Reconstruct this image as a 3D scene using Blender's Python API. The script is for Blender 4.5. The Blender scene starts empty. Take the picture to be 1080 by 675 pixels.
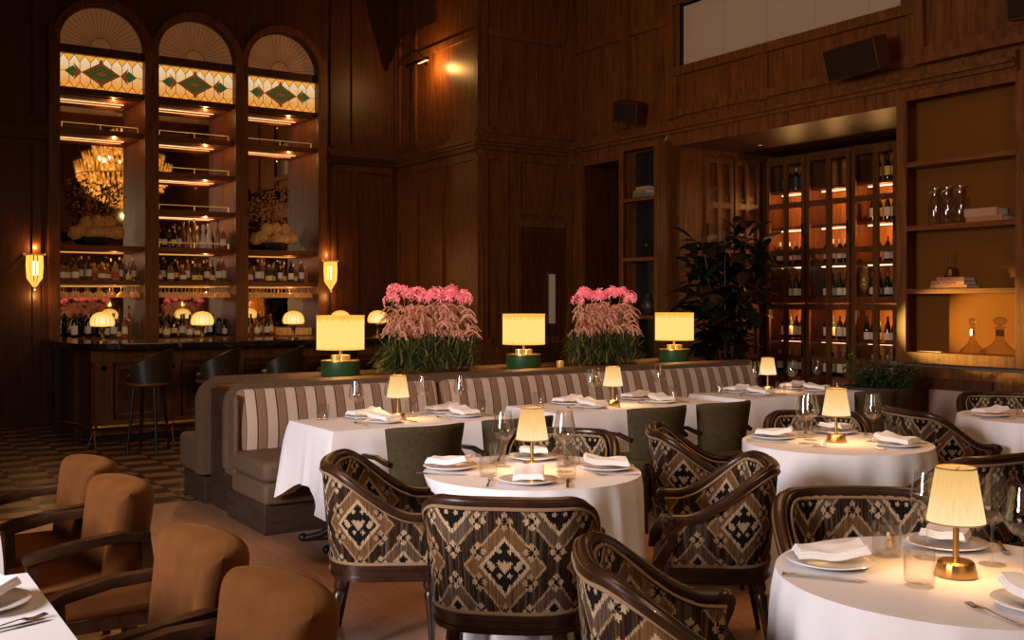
import bpy, math, random
from mathutils import Vector, Matrix
PI = math.pi
sc = bpy.context.scene
C = sc.collection
random.seed(7)
sin, cos = math.sin, math.cos
def rad(a): return a*PI/180
def sm(a, b, x):
    t = max(0., min(1., (x-a)/(b-a))); return t*t*(3-2*t)

# ------------------------------------------------------------------ nodes
class N:
    """tiny expression helper over shader Math nodes"""
    def __init__(s, nt, sock): s.nt, s.s = nt, sock
    def _m(s, op, *a):
        n = s.nt.nodes.new('ShaderNodeMath'); n.operation = op
        for i, v in enumerate((s,)+a):
            if isinstance(v, N): s.nt.links.new(v.s, n.inputs[i])
            else: n.inputs[i].default_value = v
        return N(s.nt, n.outputs[0])
    def __add__(s, o): return s._m('ADD', o)
    def __sub__(s, o): return s._m('SUBTRACT', o)
    def __mul__(s, o): return s._m('MULTIPLY', o)
    def __truediv__(s, o): return s._m('DIVIDE', o)
    def abs(s): return s._m('ABSOLUTE')
    def fract(s): return s._m('FRACT')
    def floor(s): return s._m('FLOOR')
    def sin(s): return s._m('SINE')
    def gt(s, v): return s._m('GREATER_THAN', v)
    def lt(s, v): return s._m('LESS_THAN', v)
    def min(s, o): return s._m('MINIMUM', o)
    def max(s, o): return s._m('MAXIMUM', o)
    def neg(s): return s*-1.
class Mat:
    def __init__(s, name):
        s.m = bpy.data.materials.new(name); s.m.use_nodes = True
        s.nt = s.m.node_tree; s.nt.nodes.clear()
        s.out = s.nt.nodes.new('ShaderNodeOutputMaterial')
    def node(s, t, **kw):
        n = s.nt.nodes.new(t)
        for k, v in kw.items(): setattr(n, k, v)
        return n
    def link(s, a, b): s.nt.links.new(a, b)
    def coord(s, which='Object', scale=(1, 1, 1), rot=(0, 0, 0)):
        tc = s.node('ShaderNodeTexCoord'); mp = s.node('ShaderNodeMapping')
        s.link(tc.outputs[which], mp.inputs['Vector'])
        mp.inputs['Scale'].default_value = scale; mp.inputs['Rotation'].default_value = rot
        return mp.outputs[0]
    def xyz(s, v):
        n = s.node('ShaderNodeSeparateXYZ'); s.link(v, n.inputs[0])
        return [N(s.nt, o) for o in n.outputs]
    def noise(s, v, scale=5, detail=3, rough=.5, dist=0):
        n = s.node('ShaderNodeTexNoise'); s.link(v, n.inputs['Vector'])
        n.inputs['Scale'].default_value = scale; n.inputs['Detail'].default_value = detail
        n.inputs['Roughness'].default_value = rough; n.inputs['Distortion'].default_value = dist
        return N(s.nt, n.outputs['Fac'])
    def ramp(s, fac, stops):
        r = s.node('ShaderNodeValToRGB'); s.link(fac.s, r.inputs[0])
        e = r.color_ramp.elements
        while len(e) > 1: e.remove(e[-1])
        e[0].position, e[0].color = stops[0][0], (*stops[0][1], 1)
        for p, c in stops[1:]:
            k = e.new(p); k.color = (*c, 1)
        return r.outputs[0]
    def mix(s, fac, a, b):
        n = s.node('ShaderNodeMix', data_type='RGBA')
        if isinstance(fac, N): s.link(fac.s, n.inputs[0])
        else: n.inputs[0].default_value = fac
        for v, i in ((a, 6), (b, 7)):
            if isinstance(v, tuple): n.inputs[i].default_value = (*v, 1)
            else: s.link(v, n.inputs[i])
        return n.outputs[2]
    def bsdf(s, col=(.5, .5, .5), rough=.5, metal=0, bump=None, bs=.2, bd=.01, emit=None, es=0, sheen=0, coat=0, spec=.5, sheencol=None, alpha=None):
        b = s.node('ShaderNodeBsdfPrincipled')
        if isinstance(col, tuple): b.inputs['Base Color'].default_value = (*col, 1)
        else: s.link(col, b.inputs['Base Color'])
        if isinstance(rough, N): s.link(rough.s, b.inputs['Roughness'])
        else: b.inputs['Roughness'].default_value = rough
        b.inputs['Metallic'].default_value = metal
        b.inputs['Specular IOR Level'].default_value = spec
        b.inputs['Sheen Weight'].default_value = sheen
        if sheencol: b.inputs['Sheen Tint'].default_value = (*sheencol, 1)
        b.inputs['Coat Weight'].default_value = coat
        if emit is not None:
            if isinstance(emit, tuple): b.inputs['Emission Color'].default_value = (*emit, 1)
            else: s.link(emit, b.inputs['Emission Color'])
            b.inputs['Emission Strength'].default_value = es
        if bump is not None:
            bn = s.node('ShaderNodeBump'); bn.inputs['Strength'].default_value = bs; bn.inputs['Distance'].default_value = bd
            s.link(bump.s, bn.inputs['Height']); s.link(bn.outputs[0], b.inputs['Normal'])
        s.link(b.outputs[0], s.out.inputs[0]); return b
M = {}
def simple(name, col, rough=.5, **kw):
    t = Mat(name); t.bsdf(col, rough, **kw); M[name] = t.m; return t.m
def wood(name, c1, c2, rough=.4, sc_=(14, 14, 1.2), bs=.15, coat=0, which='Object', spec=.28):
    t = Mat(name); v = t.coord(which, sc_)
    a = t.noise(v, 1.6, 5, .6, .6); b = t.noise(v, 9, 3, .6)
    f = a*.7+b*.3
    t.bsdf(t.ramp(f, [(.32, c1), (.62, c2)]), rough, bump=f, bs=bs, bd=.004, coat=coat, spec=spec)
    M[name] = t.m
wood('walnut', (.048, .0145, .0030), (.165, .053, .0115), .42)
wood('walnut_dark', (.028, .0075, .0018), (.085, .025, .0058), .42)
wood('walnut_h', (.06, .017, .0035), (.19, .058, .013), .40, (1.2, 1.2, 14))
wood('cabinet_back', (.22, .075, .014), (.42, .16, .035), .5)
wood('chair_wood', (.012, .0045, .0022), (.042, .016, .007), .30, (6, 6, 6), .1, .15, spec=.4)
wood('plinth_wood', (.03, .017, .011), (.06, .034, .022), .45, (2, 2, 12))
# plank floor
t = Mat('plank'); v = t.coord('Object', (1, 1, 1), (0, 0, rad(90)))
br = t.node('ShaderNodeTexBrick'); t.link(v, br.inputs['Vector'])
br.inputs['Scale'].default_value = 1; br.inputs['Brick Width'].default_value = 1.6; br.inputs['Row Height'].default_value = .15
br.inputs['Mortar Size'].default_value = .002; br.inputs['Color1'].default_value = (.30, .150, .082, 1); br.inputs['Color2'].default_value = (.42, .225, .130, 1)
br.inputs['Mortar'].default_value = (.05, .02, .01, 1); br.inputs['Bias'].default_value = -.1
g = t.noise(t.coord('Object', (30, 2, 1)), 2, 5, .6, .5)
t.bsdf(t.mix(.5, br.outputs[0], t.ramp(g, [(.3, (.22, .105, .055)), (.7, (.45, .25, .145))])), .38, bump=g, bs=.05, bd=.003, spec=.4); M['plank'] = t.m
# chequered parquet tile
t = Mat('tile'); v = t.coord('Object', (1, 1, 1)); X, Y, Z = t.xyz(v)
S = .20; SX = .33
cx_ = (X/SX).floor(); cy_ = (Y/S).floor()
ch = ((cx_+cy_)*.5).fract().gt(.25)
g = t.noise(v, 3, 4, .6)
gx = (X/SX).fract(); gy = (Y/S).fract()
gr = gx.lt(.03).max(gy.lt(.03))
col = t.mix(ch, t.ramp(g, [(.3, (.040, .020, .010)), (.7, (.065, .032, .016))]), t.ramp(g, [(.3, (.22, .12, .062)), (.7, (.33, .185, .10))]))
t.bsdf(t.mix(gr, col, (.02, .01, .006)), .26, spec=.5); M['tile'] = t.m
simple('linen', (.80, .77, .78), .9, spec=.1)
simple('napkin', (.86, .82, .78), .9, sheen=.2)
simple('china', (.85, .82, .80), .12, coat=.5)
t = Mat('taupe'); g = t.noise(t.coord('Object'), 60, 3); t.bsdf(t.ramp(g, [(.3, (.105, .062, .036)), (.7, (.140, .086, .052))]), .6, bump=g, bs=.1, bd=.002, spec=.2); M['taupe'] = t.m
t = Mat('olive'); g = t.noise(t.coord('Object'), 40, 3); t.bsdf(t.ramp(g, [(.3, (.046, .031, .013)), (.7, (.070, .048, .021))]), .65, bump=g, bs=.1, bd=.002, spec=.2); M['olive'] = t.m
t = Mat('velvet'); g = t.noise(t.coord('Object', (1, 1, 1)), 7, 4, .6); t.bsdf(t.ramp(g, [(.3, (.075, .025, .006)), (.7, (.110, .038, .009))]), .8, spec=.08, sheen=.12, sheencol=(.9, .40, .12), bump=g, bs=.08, bd=.01); M['velvet'] = t.m
simple('bar_leather', (.026, .018, .009), .36)
simple('brass', (.72, .42, .13), .28, metal=1)
simple('brass_dark', (.30, .16, .05), .35, metal=1)
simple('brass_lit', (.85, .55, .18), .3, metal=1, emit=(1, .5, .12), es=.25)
simple('steel', (.6, .56, .52), .22, metal=1)
simple('grey_metal', (.20, .17, .15), .4, metal=.6)
simple('black_metal', (.012, .010, .009), .4, metal=.3)
simple('green_leather', (.020, .070, .016), .42)
t = Mat('marble'); g = t.noise(t.coord('Object'), 6, 6, .7, 1.2); t.bsdf(t.ramp(g, [(.45, (.010, .007, .005)), (.62, (.025, .016, .010)), (.68, (.22, .12, .06))]), .12, coat=.3); M['marble'] = t.m
simple('mirror', (.80, .66, .48), .02, metal=1)
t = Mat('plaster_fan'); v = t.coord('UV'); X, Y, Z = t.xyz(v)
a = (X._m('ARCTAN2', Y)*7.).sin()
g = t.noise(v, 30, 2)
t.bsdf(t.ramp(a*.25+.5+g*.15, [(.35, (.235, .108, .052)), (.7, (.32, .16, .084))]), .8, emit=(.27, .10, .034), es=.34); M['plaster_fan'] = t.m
simple('plaster', (.45, .36, .29), .8)
simple('ceiling_paint', (.55, .42, .32), .8)
t = Mat('glow_shade'); # big drum shade, linen weave lit from inside
v = t.coord('UV'); X, Y, Z = t.xyz(v); g = t.noise(t.coord('UV', (260, 3, 1)), 1, 2)
fall = ((Y-.45).abs()*(Y-.45).abs())*1.1
st = (g*.5+.95)-fall
em = t.node('ShaderNodeEmission'); t.link(t.ramp(st, [(.75, (.95, .37, .03)), (1.08, (1, .54, .075)), (1.38, (1, .72, .20))]), em.inputs[0]); em.inputs[1].default_value = 1.05
t.link(em.outputs[0], t.out.inputs[0]); M['glow_shade'] = t.m
t = Mat('pleat_shade'); v = t.coord('UV'); X, Y, Z = t.xyz(v)
g = t.noise(t.coord('UV', (230, 2, 1)), 1, 2)
st = (g*.7+.55)*((Y*-.55)+1.15)
em = t.node('ShaderNodeEmission'); t.link(t.ramp(st, [(.35, (.72, .36, .10)), (.75, (1, .60, .22)), (1.1, (1, .80, .42))]), em.inputs[0]); em.inputs[1].default_value = 1.0
t.link(em.outputs[0], t.out.inputs[0]); M['pleat_shade'] = t.m
def emis(name, col, s):
    t = Mat(name); e = t.node('ShaderNodeEmission'); e.inputs[0].default_value = (*col, 1); e.inputs[1].default_value = s
    t.link(e.outputs[0], t.out.inputs[0]); M[name] = t.m
t = Mat('globe'); lw = t.node('ShaderNodeLayerWeight'); lw.inputs[0].default_value = .5; e = t.node('ShaderNodeEmission')
t.link(t.ramp(N(t.nt, lw.outputs['Facing']), [(.05, (1, .80, .36)), (.3, (1, .60, .14)), (.75, (.95, .38, .04))]), e.inputs[0]); e.inputs[1].default_value = 1.1; t.link(e.outputs[0], t.out.inputs[0]); M['globe'] = t.m
emis('led', (1, .50, .20), 1.8)
emis('led_soft', (1, .45, .10), .8)
emis('led_cab', (1, .66, .40), 3.0)
emis('sconce_core', (1, .72, .32), 14)
emis('sconce_glass', (1, .46, .07), 1.6)
emis('picture_bulb', (1, .6, .25), 3)
t = Mat('chandelier_glass'); g = t.noise(t.coord('Object'), 9, 3, .6); e = t.node('ShaderNodeEmission')
t.link(t.ramp(g, [(.35, (.75, .20, .02)), (.55, (1, .42, .07)), (.7, (1, .66, .24))]), e.inputs[0]); t.link((g*3.4-.55).max(.15).s, e.inputs[1]); t.link(e.outputs[0], t.out.inputs[0]); M['chandelier_glass'] = t.m
emis('chandelier_bulb', (1, .75, .4), 14)
def thinglass(name, tint=(1, 1, 1), ior=1.5, extra=0., rough=.02, pw=.75):
    t = Mat(name); tr = t.node('ShaderNodeBsdfTransparent'); tr.inputs[0].default_value = (*tint, 1)
    gl = t.node('ShaderNodeBsdfGlossy'); gl.inputs['Roughness'].default_value = rough
    lw = t.node('ShaderNodeLayerWeight'); lw.inputs[0].default_value = .35
    f = N(t.nt, lw.outputs['Facing'])
    f = (f*f)*pw+(.045+extra)
    mx = t.node('ShaderNodeMixShader'); t.link(f.s, mx.inputs[0]); t.link(tr.outputs[0], mx.inputs[1]); t.link(gl.outputs[0], mx.inputs[2])
    t.link(mx.outputs[0], t.out.inputs[0]); M[name] = t.m
thinglass('glass', (.975, .965, .95), extra=.01, rough=.03, pw=.55); thinglass('pane', (.97, .95, .92), extra=-.025, pw=.3); thinglass('crystal', (.86, .80, .74), extra=.03, rough=.08)
thinglass('bottle_clear', (.72, .64, .54), extra=.08)
t = Mat('rack_glass'); tr = t.node('ShaderNodeBsdfTransparent'); tr.inputs[0].default_value = (.9, .8, .65, 1)
pb = t.node('ShaderNodeBsdfPrincipled'); pb.inputs['Base Color'].default_value = (.85, .58, .28, 1); pb.inputs['Roughness'].default_value = .12; pb.inputs['Emission Color'].default_value = (1, .5, .15, 1); pb.inputs['Emission Strength'].default_value = .10  # amber base and faint emission stand in for light shining through the glass
lw = t.node('ShaderNodeLayerWeight'); lw.inputs[0].default_value = .45; f = N(t.nt, lw.outputs['Facing'])*.7+.22
mx = t.node('ShaderNodeMixShader'); t.link(f.s, mx.inputs[0]); t.link(tr.outputs[0], mx.inputs[1]); t.link(pb.outputs[0], mx.inputs[2]); t.link(mx.outputs[0], t.out.inputs[0]); M['rack_glass'] = t.m
simple('wine_glass_dark', (.006, .008, .004), .08, coat=.5)
simple('bottle_black', (.008, .006, .006), .12, coat=.4)
simple('bottle_green', (.010, .030, .010), .1, coat=.4)
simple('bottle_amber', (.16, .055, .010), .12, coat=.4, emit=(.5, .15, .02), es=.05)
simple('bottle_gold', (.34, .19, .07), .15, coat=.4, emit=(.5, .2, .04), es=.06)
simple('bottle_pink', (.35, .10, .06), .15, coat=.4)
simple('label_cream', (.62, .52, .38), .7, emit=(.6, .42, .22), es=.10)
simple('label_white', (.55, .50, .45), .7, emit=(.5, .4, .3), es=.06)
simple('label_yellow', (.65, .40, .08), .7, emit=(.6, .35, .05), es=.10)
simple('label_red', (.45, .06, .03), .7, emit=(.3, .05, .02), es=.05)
simple('label_dark', (.05, .045, .045), .6)
simple('cork', (.45, .33, .22), .7); simple('cap_white', (.5, .42, .35), .5); simple('cap_gold', (.6, .36, .1), .35, metal=.8); simple('cap_dark', (.02, .015, .012), .4)
simple('glass_amber_pane', (.5, .2, .03), .4, emit=(1, .38, .04), es=.85)
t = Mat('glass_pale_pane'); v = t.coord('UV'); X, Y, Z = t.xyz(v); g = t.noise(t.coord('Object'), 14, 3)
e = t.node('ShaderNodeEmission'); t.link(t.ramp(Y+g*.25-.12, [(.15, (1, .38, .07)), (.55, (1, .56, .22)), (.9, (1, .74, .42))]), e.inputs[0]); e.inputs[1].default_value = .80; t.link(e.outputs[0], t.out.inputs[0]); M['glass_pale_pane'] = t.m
simple('glass_green_pane', (.03, .08, .03), .3, emit=(.06, .12, .03), es=.45)
simple('glass_rust_pane', (.12, .03, .01), .3, emit=(.28, .075, .015), es=.5)
simple('lead', (.012, .008, .005), .5)
simple('foliage', (.045, .075, .018), .5); simple('foliage_lit', (.22, .20, .05), .5)
simple('rubber_leaf', (.010, .014, .007), .24, coat=.4); simple('rubber_leaf_brown', (.06, .026, .013), .4)
simple('box_leaf', (.030, .065, .014), .5)
simple('bark', (.05, .03, .018), .8); simple('stem_green', (.16, .20, .05), .5)
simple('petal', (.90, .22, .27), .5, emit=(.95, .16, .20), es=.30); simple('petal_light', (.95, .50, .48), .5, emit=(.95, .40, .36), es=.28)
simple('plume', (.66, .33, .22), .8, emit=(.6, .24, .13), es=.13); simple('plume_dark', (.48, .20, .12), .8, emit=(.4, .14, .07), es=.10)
simple('hydrangea', (.60, .33, .10), .85); simple('dry_leaf', (.40, .16, .035), .7)
simple('soil', (.02, .013, .009), .9); simple('ceramic_dark', (.03, .022, .017), .4); simple('pot_taupe', (.045, .027, .016), .6)
simple('book_tan', (.36, .19, .10), .7); simple('book_rust', (.30, .11, .04), .7); simple('book_olive', (.20, .14, .05), .7); simple('book_slate', (.10, .10, .10), .6); simple('paper', (.5, .42, .32), .8)
simple('ochre_panel', (.135, .045, .005), .7, spec=.1); simple('black_panel', (.010, .008, .008), .35)
simple('inset_cream', (.30, .20, .135), .7); simple('shade_fabric', (.30, .21, .15), .85, emit=(.30, .18, .10), es=.17)
simple('speaker_cloth', (.020, .011, .005), .9, spec=.1); simple('speaker_wood', (.06, .018, .005), .5, spec=.2)
simple('frosted', (.34, .27, .19), .6, emit=(.5, .34, .18), es=.12)
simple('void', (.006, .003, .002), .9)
simple('red_print', (.35, .05, .02), .7)
# banquette stripe: X position
t = Mat('stripe'); v = t.coord('Object'); X, Y, Z = t.xyz(v)
p = (X/.150).fract(); tan = p.gt(.52)
fine = ((X/.150*9.).fract().gt(.72)); edge = (p-.52).abs().lt(.035).max((p-.985).abs().lt(.03))
g = t.noise(v, 120, 2)
c = t.mix(tan, t.ramp(g, [(.3, (.50, .375, .29)), (.7, (.58, .45, .35))]), t.mix(fine, (.29, .165, .095), (.15, .085, .05)))
t.bsdf(t.mix(edge, c, (.045, .03, .022)), .85, sheen=.2); M['stripe'] = t.m
# kilim
def kilim(name, bright=1.):
    t = Mat(name); v = t.coord('UV'); U, V, _ = t.xyz(v)
    jag = t.noise(t.coord('UV', (210, 9, 1)), 1, 1)
    strand = t.noise(t.coord('UV', (330, 5, 1)), 1, 2)
    U0 = U; V = V+(jag-.5)*.020
    U = ((U/.007).floor())*.007
    W, Hh = .40, .44
    x = ((U/W+.5).fract()-.5).abs()*2; y = ((V/Hh+.18).fract()-.5).abs()*2
    D = x+y; E2 = (D-2).abs() ; inA = D.lt(1.); d = D.min(E2)
    # small crosses lattice
    w2, h2 = W/4, Hh/4.
    sx = ((U/w2+.5).fract()-.5).abs(); sy = ((V/h2+.18*4).fract()-.5).abs(); sd = sx+sy
    sd2 = ((U/w2).fract()-.5).abs()+((V/h2+.18*4+.5).fract()-.5).abs()
    parity = (((U/w2+.5).floor()+(V/h2+.72).floor())*.5).fract().gt(.25)
    outc = d.gt(.56); petals = (sd.lt(.33)*outc); hole = sd.lt(.12)*outc; notch = ((sx-sy).abs().lt(.05))*sd.lt(.33)*sd.gt(.14)*outc
    black, brown, taupe, cream, tan = (.012, .008, .006), (.060, .025, .011), (.155, .100, .062), (.42, .29, .175), (.23, .115, .045)
    stripes = t.noise(t.coord('UV', (60, 1.2, 1)), 1, 2)
    bg = t.ramp(stripes, [(.40, black), (.47, brown), (.53, black), (.60, (.085, .055, .035))])
    big = t.mix(inA, t.mix(.55, bg, black), t.mix(.35, taupe, brown))
    col = bg
    fieldA = d.lt(.78)
    colA = t.mix(inA, taupe, tan)
    col = t.mix(fieldA, bg, t.mix(.45, colA, bg))
    rim = (d-.78).abs().lt(.026); col = t.mix(rim, col, t.mix(.5, tan, cream))
    col = t.mix(petals, col, t.mix(inA, cream, t.mix(.5, cream, tan)))
    col = t.mix(hole.max(notch*sd.gt(.10)), col, black)
    core = d.lt(.42); ring = d.lt(.50)
    col = t.mix(ring, col, cream); col = t.mix(core, col, black)
    dots = sd2.lt(.16).max(((U/(W/10)).fract()-.5).abs()._m('ADD', ((V/(Hh/10)).fract()-.5).abs()).lt(.26))
    col = t.mix(core*dots*d.gt(.12), col, cream)
    col = t.mix(d.lt(.11), col, t.mix(inA, tan, cream))
    k = t.node('ShaderNodeMix', data_type='RGBA', blend_type='MULTIPLY'); k.inputs[0].default_value = 1
    t.link(col, k.inputs[6]); t.link(t.ramp(strand, [(.35, (.42*bright,)*3), (.5, (.85*bright,)*3), (.65, (1.2*bright,)*3)]), k.inputs[7])
    t.bsdf(k.outputs[2], .9, bump=strand, bs=.25, bd=.003, spec=.06); M[name] = t.m
kilim('kilim', .98)

# ------------------------------------------------------------------ mesh builder
class MB:
    def __init__(s, jit=0): s.jit = jit; s.v = []; s.f = []; s.mi = []; s.uv = {}; s.mats = []; s.cur = 0
    def mat(s, name):
        if name not in s.mats: s.mats.append(name)
        s.cur = s.mats.index(name); return s
    def face(s, idx, uv=None):
        s.f.append(tuple(idx)); s.mi.append(s.cur)
        if uv: s.uv[len(s.f)-1] = uv
    def add(s, vs, fs):
        b = len(s.v); s.v += [tuple(p) for p in vs]
        for f in fs: s.face([b+i for i in f])
        return s
    def box(s, x0, x1, y0, y1, z0, z1, rot=0, c=None, taper=None):
        if s.jit:
            s.jit += 1; e = (s.jit*.618 % 1)*.0012; x0 -= e; x1 += e; y0 -= e; y1 += e; z0 -= e; z1 += e
        vs = [(x, y, z) for z in (z0, z1) for y in (y0, y1) for x in (x0, x1)]
        if taper:
            mx, my = (x0+x1)/2, (y0+y1)/2
            vs = [((x-mx)*(taper if z == z0 else 1)+mx, (y-my)*(taper if z == z0 else 1)+my, z) for x, y, z in vs]
        if rot:
            cx, cy = c or (0, 0)
            vs = [(cx+(x-cx)*cos(rot)-(y-cy)*sin(rot), cy+(x-cx)*sin(rot)+(y-cy)*cos(rot), z) for x, y, z in vs]
        return s.add(vs, [(0, 2, 3, 1), (4, 5, 7, 6), (0, 1, 5, 4), (2, 6, 7, 3), (0, 4, 6, 2), (1, 3, 7, 5)])
    def lathe(s, prof, cx=0, cy=0, cz=0, n=24, cap=True, flute=0, nf=0, uvh=False, ax=None):
        b = len(s.v)
        zs = [p[1] for p in prof]; z0, z1 = min(zs), max(zs)
        for r, z in prof:
            for i in range(n):
                a = 2*PI*i/n; rr = r*(1+flute*cos(nf*a))
                p = (rr*cos(a), rr*sin(a), z)
                if ax == 'x': p = (p[2], p[0], p[1])
                if ax == 'y': p = (p[0], p[2], p[1])
                s.v.append((p[0]+cx, p[1]+cy, p[2]+cz))
        for j in range(len(prof)-1):
            for i in range(n):
                k = (i+1) % n
                uv = None
                if uvh:
                    a0, a1 = i/n, (i+1)/n; v0 = (prof[j][1]-z0)/(z1-z0+1e-9); v1 = (prof[j+1][1]-z0)/(z1-z0+1e-9)
                    uv = [(a0, v0), (a1, v0), (a1, v1), (a0, v1)]
                s.face([b+j*n+i, b+j*n+k, b+(j+1)*n+k, b+(j+1)*n+i], uv)
        if cap:
            if prof[0][0] > 1e-4: s.face([b+i for i in range(n-1, -1, -1)])
            if prof[-1][0] > 1e-4: s.face([b+(len(prof)-1)*n+i for i in range(n)])
        return s
    def tube(s, pts, r=.01, n=8, rs=None, closed=False, prof=None, up=(0, 0, 1)):
        """sweep; prof = list of (side, up) offsets for a non round section"""
        P = [Vector(p) for p in pts]; b = len(s.v); m = len(P)
        if prof is None: prof = [(cos(2*PI*i/n), sin(2*PI*i/n)) for i in range(n)]; sc_ = True
        else: sc_ = False
        n = len(prof); upv = Vector(up)
        for i, p in enumerate(P):
            if closed: tg = P[(i+1) % m]-P[i-1]
            else: tg = P[min(i+1, m-1)]-P[max(i-1, 0)]
            tg.normalize()
            u = upv
            if abs(tg.dot(u)) > .95: u = Vector((1, 0, 0)) if abs(tg.x) < .9 else Vector((0, 1, 0))
            sd = tg.cross(u).normalized(); u2 = sd.cross(tg).normalized()
            k = (rs[i] if rs else r) if sc_ else (rs[i] if rs else 1)
            for a, c in prof: s.v.append(tuple(p+sd*a*k+u2*c*k))
        for j in range(m if closed else m-1):
            for i in range(n):
                k = (i+1) % n; j2 = (j+1) % m
                s.face([b+j*n+i, b+j*n+k, b+j2*n+k, b+j2*n+i])
        if not closed:
            s.face([b+i for i in range(n-1, -1, -1)]); s.face([b+(m-1)*n+i for i in range(n)])
        return s
    def grid(s, P, uv=None, closed=False, flip=False):
        """P[j][i] points"""
        b = len(s.v); nj, ni = len(P), len(P[0])
        for row in P: s.v += [tuple(p) for p in row]
        for j in range(nj-1):
            for i in range(ni if closed else ni-1):
                k = (i+1) % ni
                q = [b+j*ni+i, b+j*ni+k, b+(j+1)*ni+k, b+(j+1)*ni+i]
                u = [uv[j][i], uv[j][min(i+1, len(uv[j])-1)], uv[j+1][min(i+1, len(uv[j])-1)], uv[j+1][i]] if uv else None
                if flip: q.reverse(); u = u[::-1] if u else None
                s.face(q, u)
        return s
    def poly(s, pts, uv=None):
        b = len(s.v); s.v += [tuple(p) for p in pts]; s.face(range(b, b+len(pts)), uv); return s
    def ball(s, c, r, n=10, m=7, sc_=(1, 1, 1), bump=0):
        b = len(s.v)
        rows = []
        for j in range(m+1):
            th = PI*j/m
            rows.append([(c[0]+sc_[0]*r*(1+bump*random.uniform(-1, 1))*sin(th)*cos(2*PI*i/n), c[1]+sc_[1]*r*(1+bump*random.uniform(-1, 1))*sin(th)*sin(2*PI*i/n), c[2]-sc_[2]*r*cos(th)) for i in range(n)])
        return s.grid(rows, closed=True)
    def build(s, name, mat=None, parent=None, smooth=None, bevel=0, seg=2, loc=None, rz=None, sub=0):
        me = bpy.data.meshes.new(name); me.from_pydata(s.v, [], s.f)
        if mat and not s.mats: me.materials.append(M[mat])
        else:
            for k in s.mats: me.materials.append(M[k])
            me.polygons.foreach_set('material_index', s.mi)
        if s.uv:
            ul = me.uv_layers.new(name='UVMap')
            for p in me.polygons:
                u = s.uv.get(p.index)
                if u:
                    for li, c in zip(p.loop_indices, u): ul.data[li].uv = c
        me.validate(); me.update()
        if smooth is not None:
            me.shade_smooth(); me.set_sharp_from_angle(angle=rad(smooth))
        o = bpy.data.objects.new(name, me); C.objects.link(o)
        if parent: o.parent = parent
        if bevel:
            md = o.modifiers.new('bevel', 'BEVEL'); md.width = bevel; md.segments = seg; md.limit_method = 'ANGLE'
            me.shade_smooth(); md.harden_normals = False
            if smooth is None: me.set_sharp_from_angle(angle=rad(60))
        if sub:
            md = o.modifiers.new('sub', 'SUBSURF'); md.levels = sub; md.render_levels = sub
        if loc: o.location = loc
        if rz is not None: o.rotation_euler = (0, 0, rz)
        return o
def tag(o, label, cat, group=None):
    o['label'] = label; o['category'] = cat
    if group: o['group'] = group
    return o
def thing(name, label, cat, loc=(0, 0, 0), rz=0, group=None):
    o = bpy.data.objects.new(name, None); C.objects.link(o); o.location = loc; o.rotation_euler = (0, 0, rz)
    o.empty_display_size = .1
    return tag(o, label, cat, group)
def struct(o): o['kind'] = 'structure'; return o
KIDS = {}
def copy_tree(o, parent=None):
    c = o.copy(); C.objects.link(c)
    if parent: c.parent = parent
    for ch in list(o.children): copy_tree(ch, c)
    return c
class Proto:
    """first placement moves the original, later ones copy it with its parts"""
    def __init__(s, root): s.root = root; s.used = False
    def put(s, loc, rz=0, label=None, group=None, scale=None):
        if not s.used: o = s.root; s.used = True
        else: o = copy_tree(s.root)
        o.location = loc; o.rotation_euler = (o.rotation_euler[0], o.rotation_euler[1], rz)
        if scale: o.scale = (scale,)*3 if not isinstance(scale, tuple) else scale
        if label: o['label'] = label
        if group: o['group'] = group
        return o
def order(i): return ['first', 'second', 'third', 'fourth', 'fifth', 'sixth', 'seventh', 'eighth', 'ninth', 'tenth', 'eleventh', 'twelfth', 'thirteenth', 'fourteenth', 'fifteenth', 'sixteenth'][i]

# ------------------------------------------------------------------ camera
H = 1.52; YAW = math.atan2(.552, .834)
cam = bpy.data.cameras.new('camera'); co = bpy.data.objects.new('camera', cam); C.objects.link(co)
co.location = (0, 0, H); co.rotation_euler = (PI/2, 0, -YAW)
cam.sensor_width = 36; cam.lens = 36.*1097/1080; cam.shift_y = -20/1080.; cam.clip_start = .05
sc.camera = co
sc.view_settings.view_transform = 'Standard'; sc.view_settings.look = 'None'
sc.view_settings.exposure = 0; sc.view_settings.gamma = 1
sc.cycles.use_denoising = True; sc.cycles.max_bounces = 8; sc.cycles.transparent_max_bounces = 24
sc.cycles.glossy_bounces = 4; sc.cycles.diffuse_bounces = 3; sc.cycles.transmission_bounces = 6
sc.cycles.sample_clamp_indirect = 4; sc.cycles.caustics_reflective = False; sc.cycles.caustics_refractive = False
w = bpy.data.worlds.new('world'); sc.world = w; w.use_nodes = True
w.node_tree.nodes['Background'].inputs[0].default_value = (.05, .03, .02, 1); w.node_tree.nodes['Background'].inputs[1].default_value = .1
def light(kind, name, loc, energy, col, size=.1, rot=None, target=None, **kw):
    l = bpy.data.lights.new(name, kind); l.energy = energy; l.color = col
    if kind == 'AREA': l.size = size
    else: l.shadow_soft_size = size
    for k, v in kw.items(): setattr(l, k, v)
    o = bpy.data.objects.new(name, l); C.objects.link(o); o.location = loc
    if target: o.rotation_euler = (Vector(target)-Vector(loc)).to_track_quat('-Z', 'Y').to_euler()
    if rot: o.rotation_euler = rot
    return o
WARM = (1, .55, .22)

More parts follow.
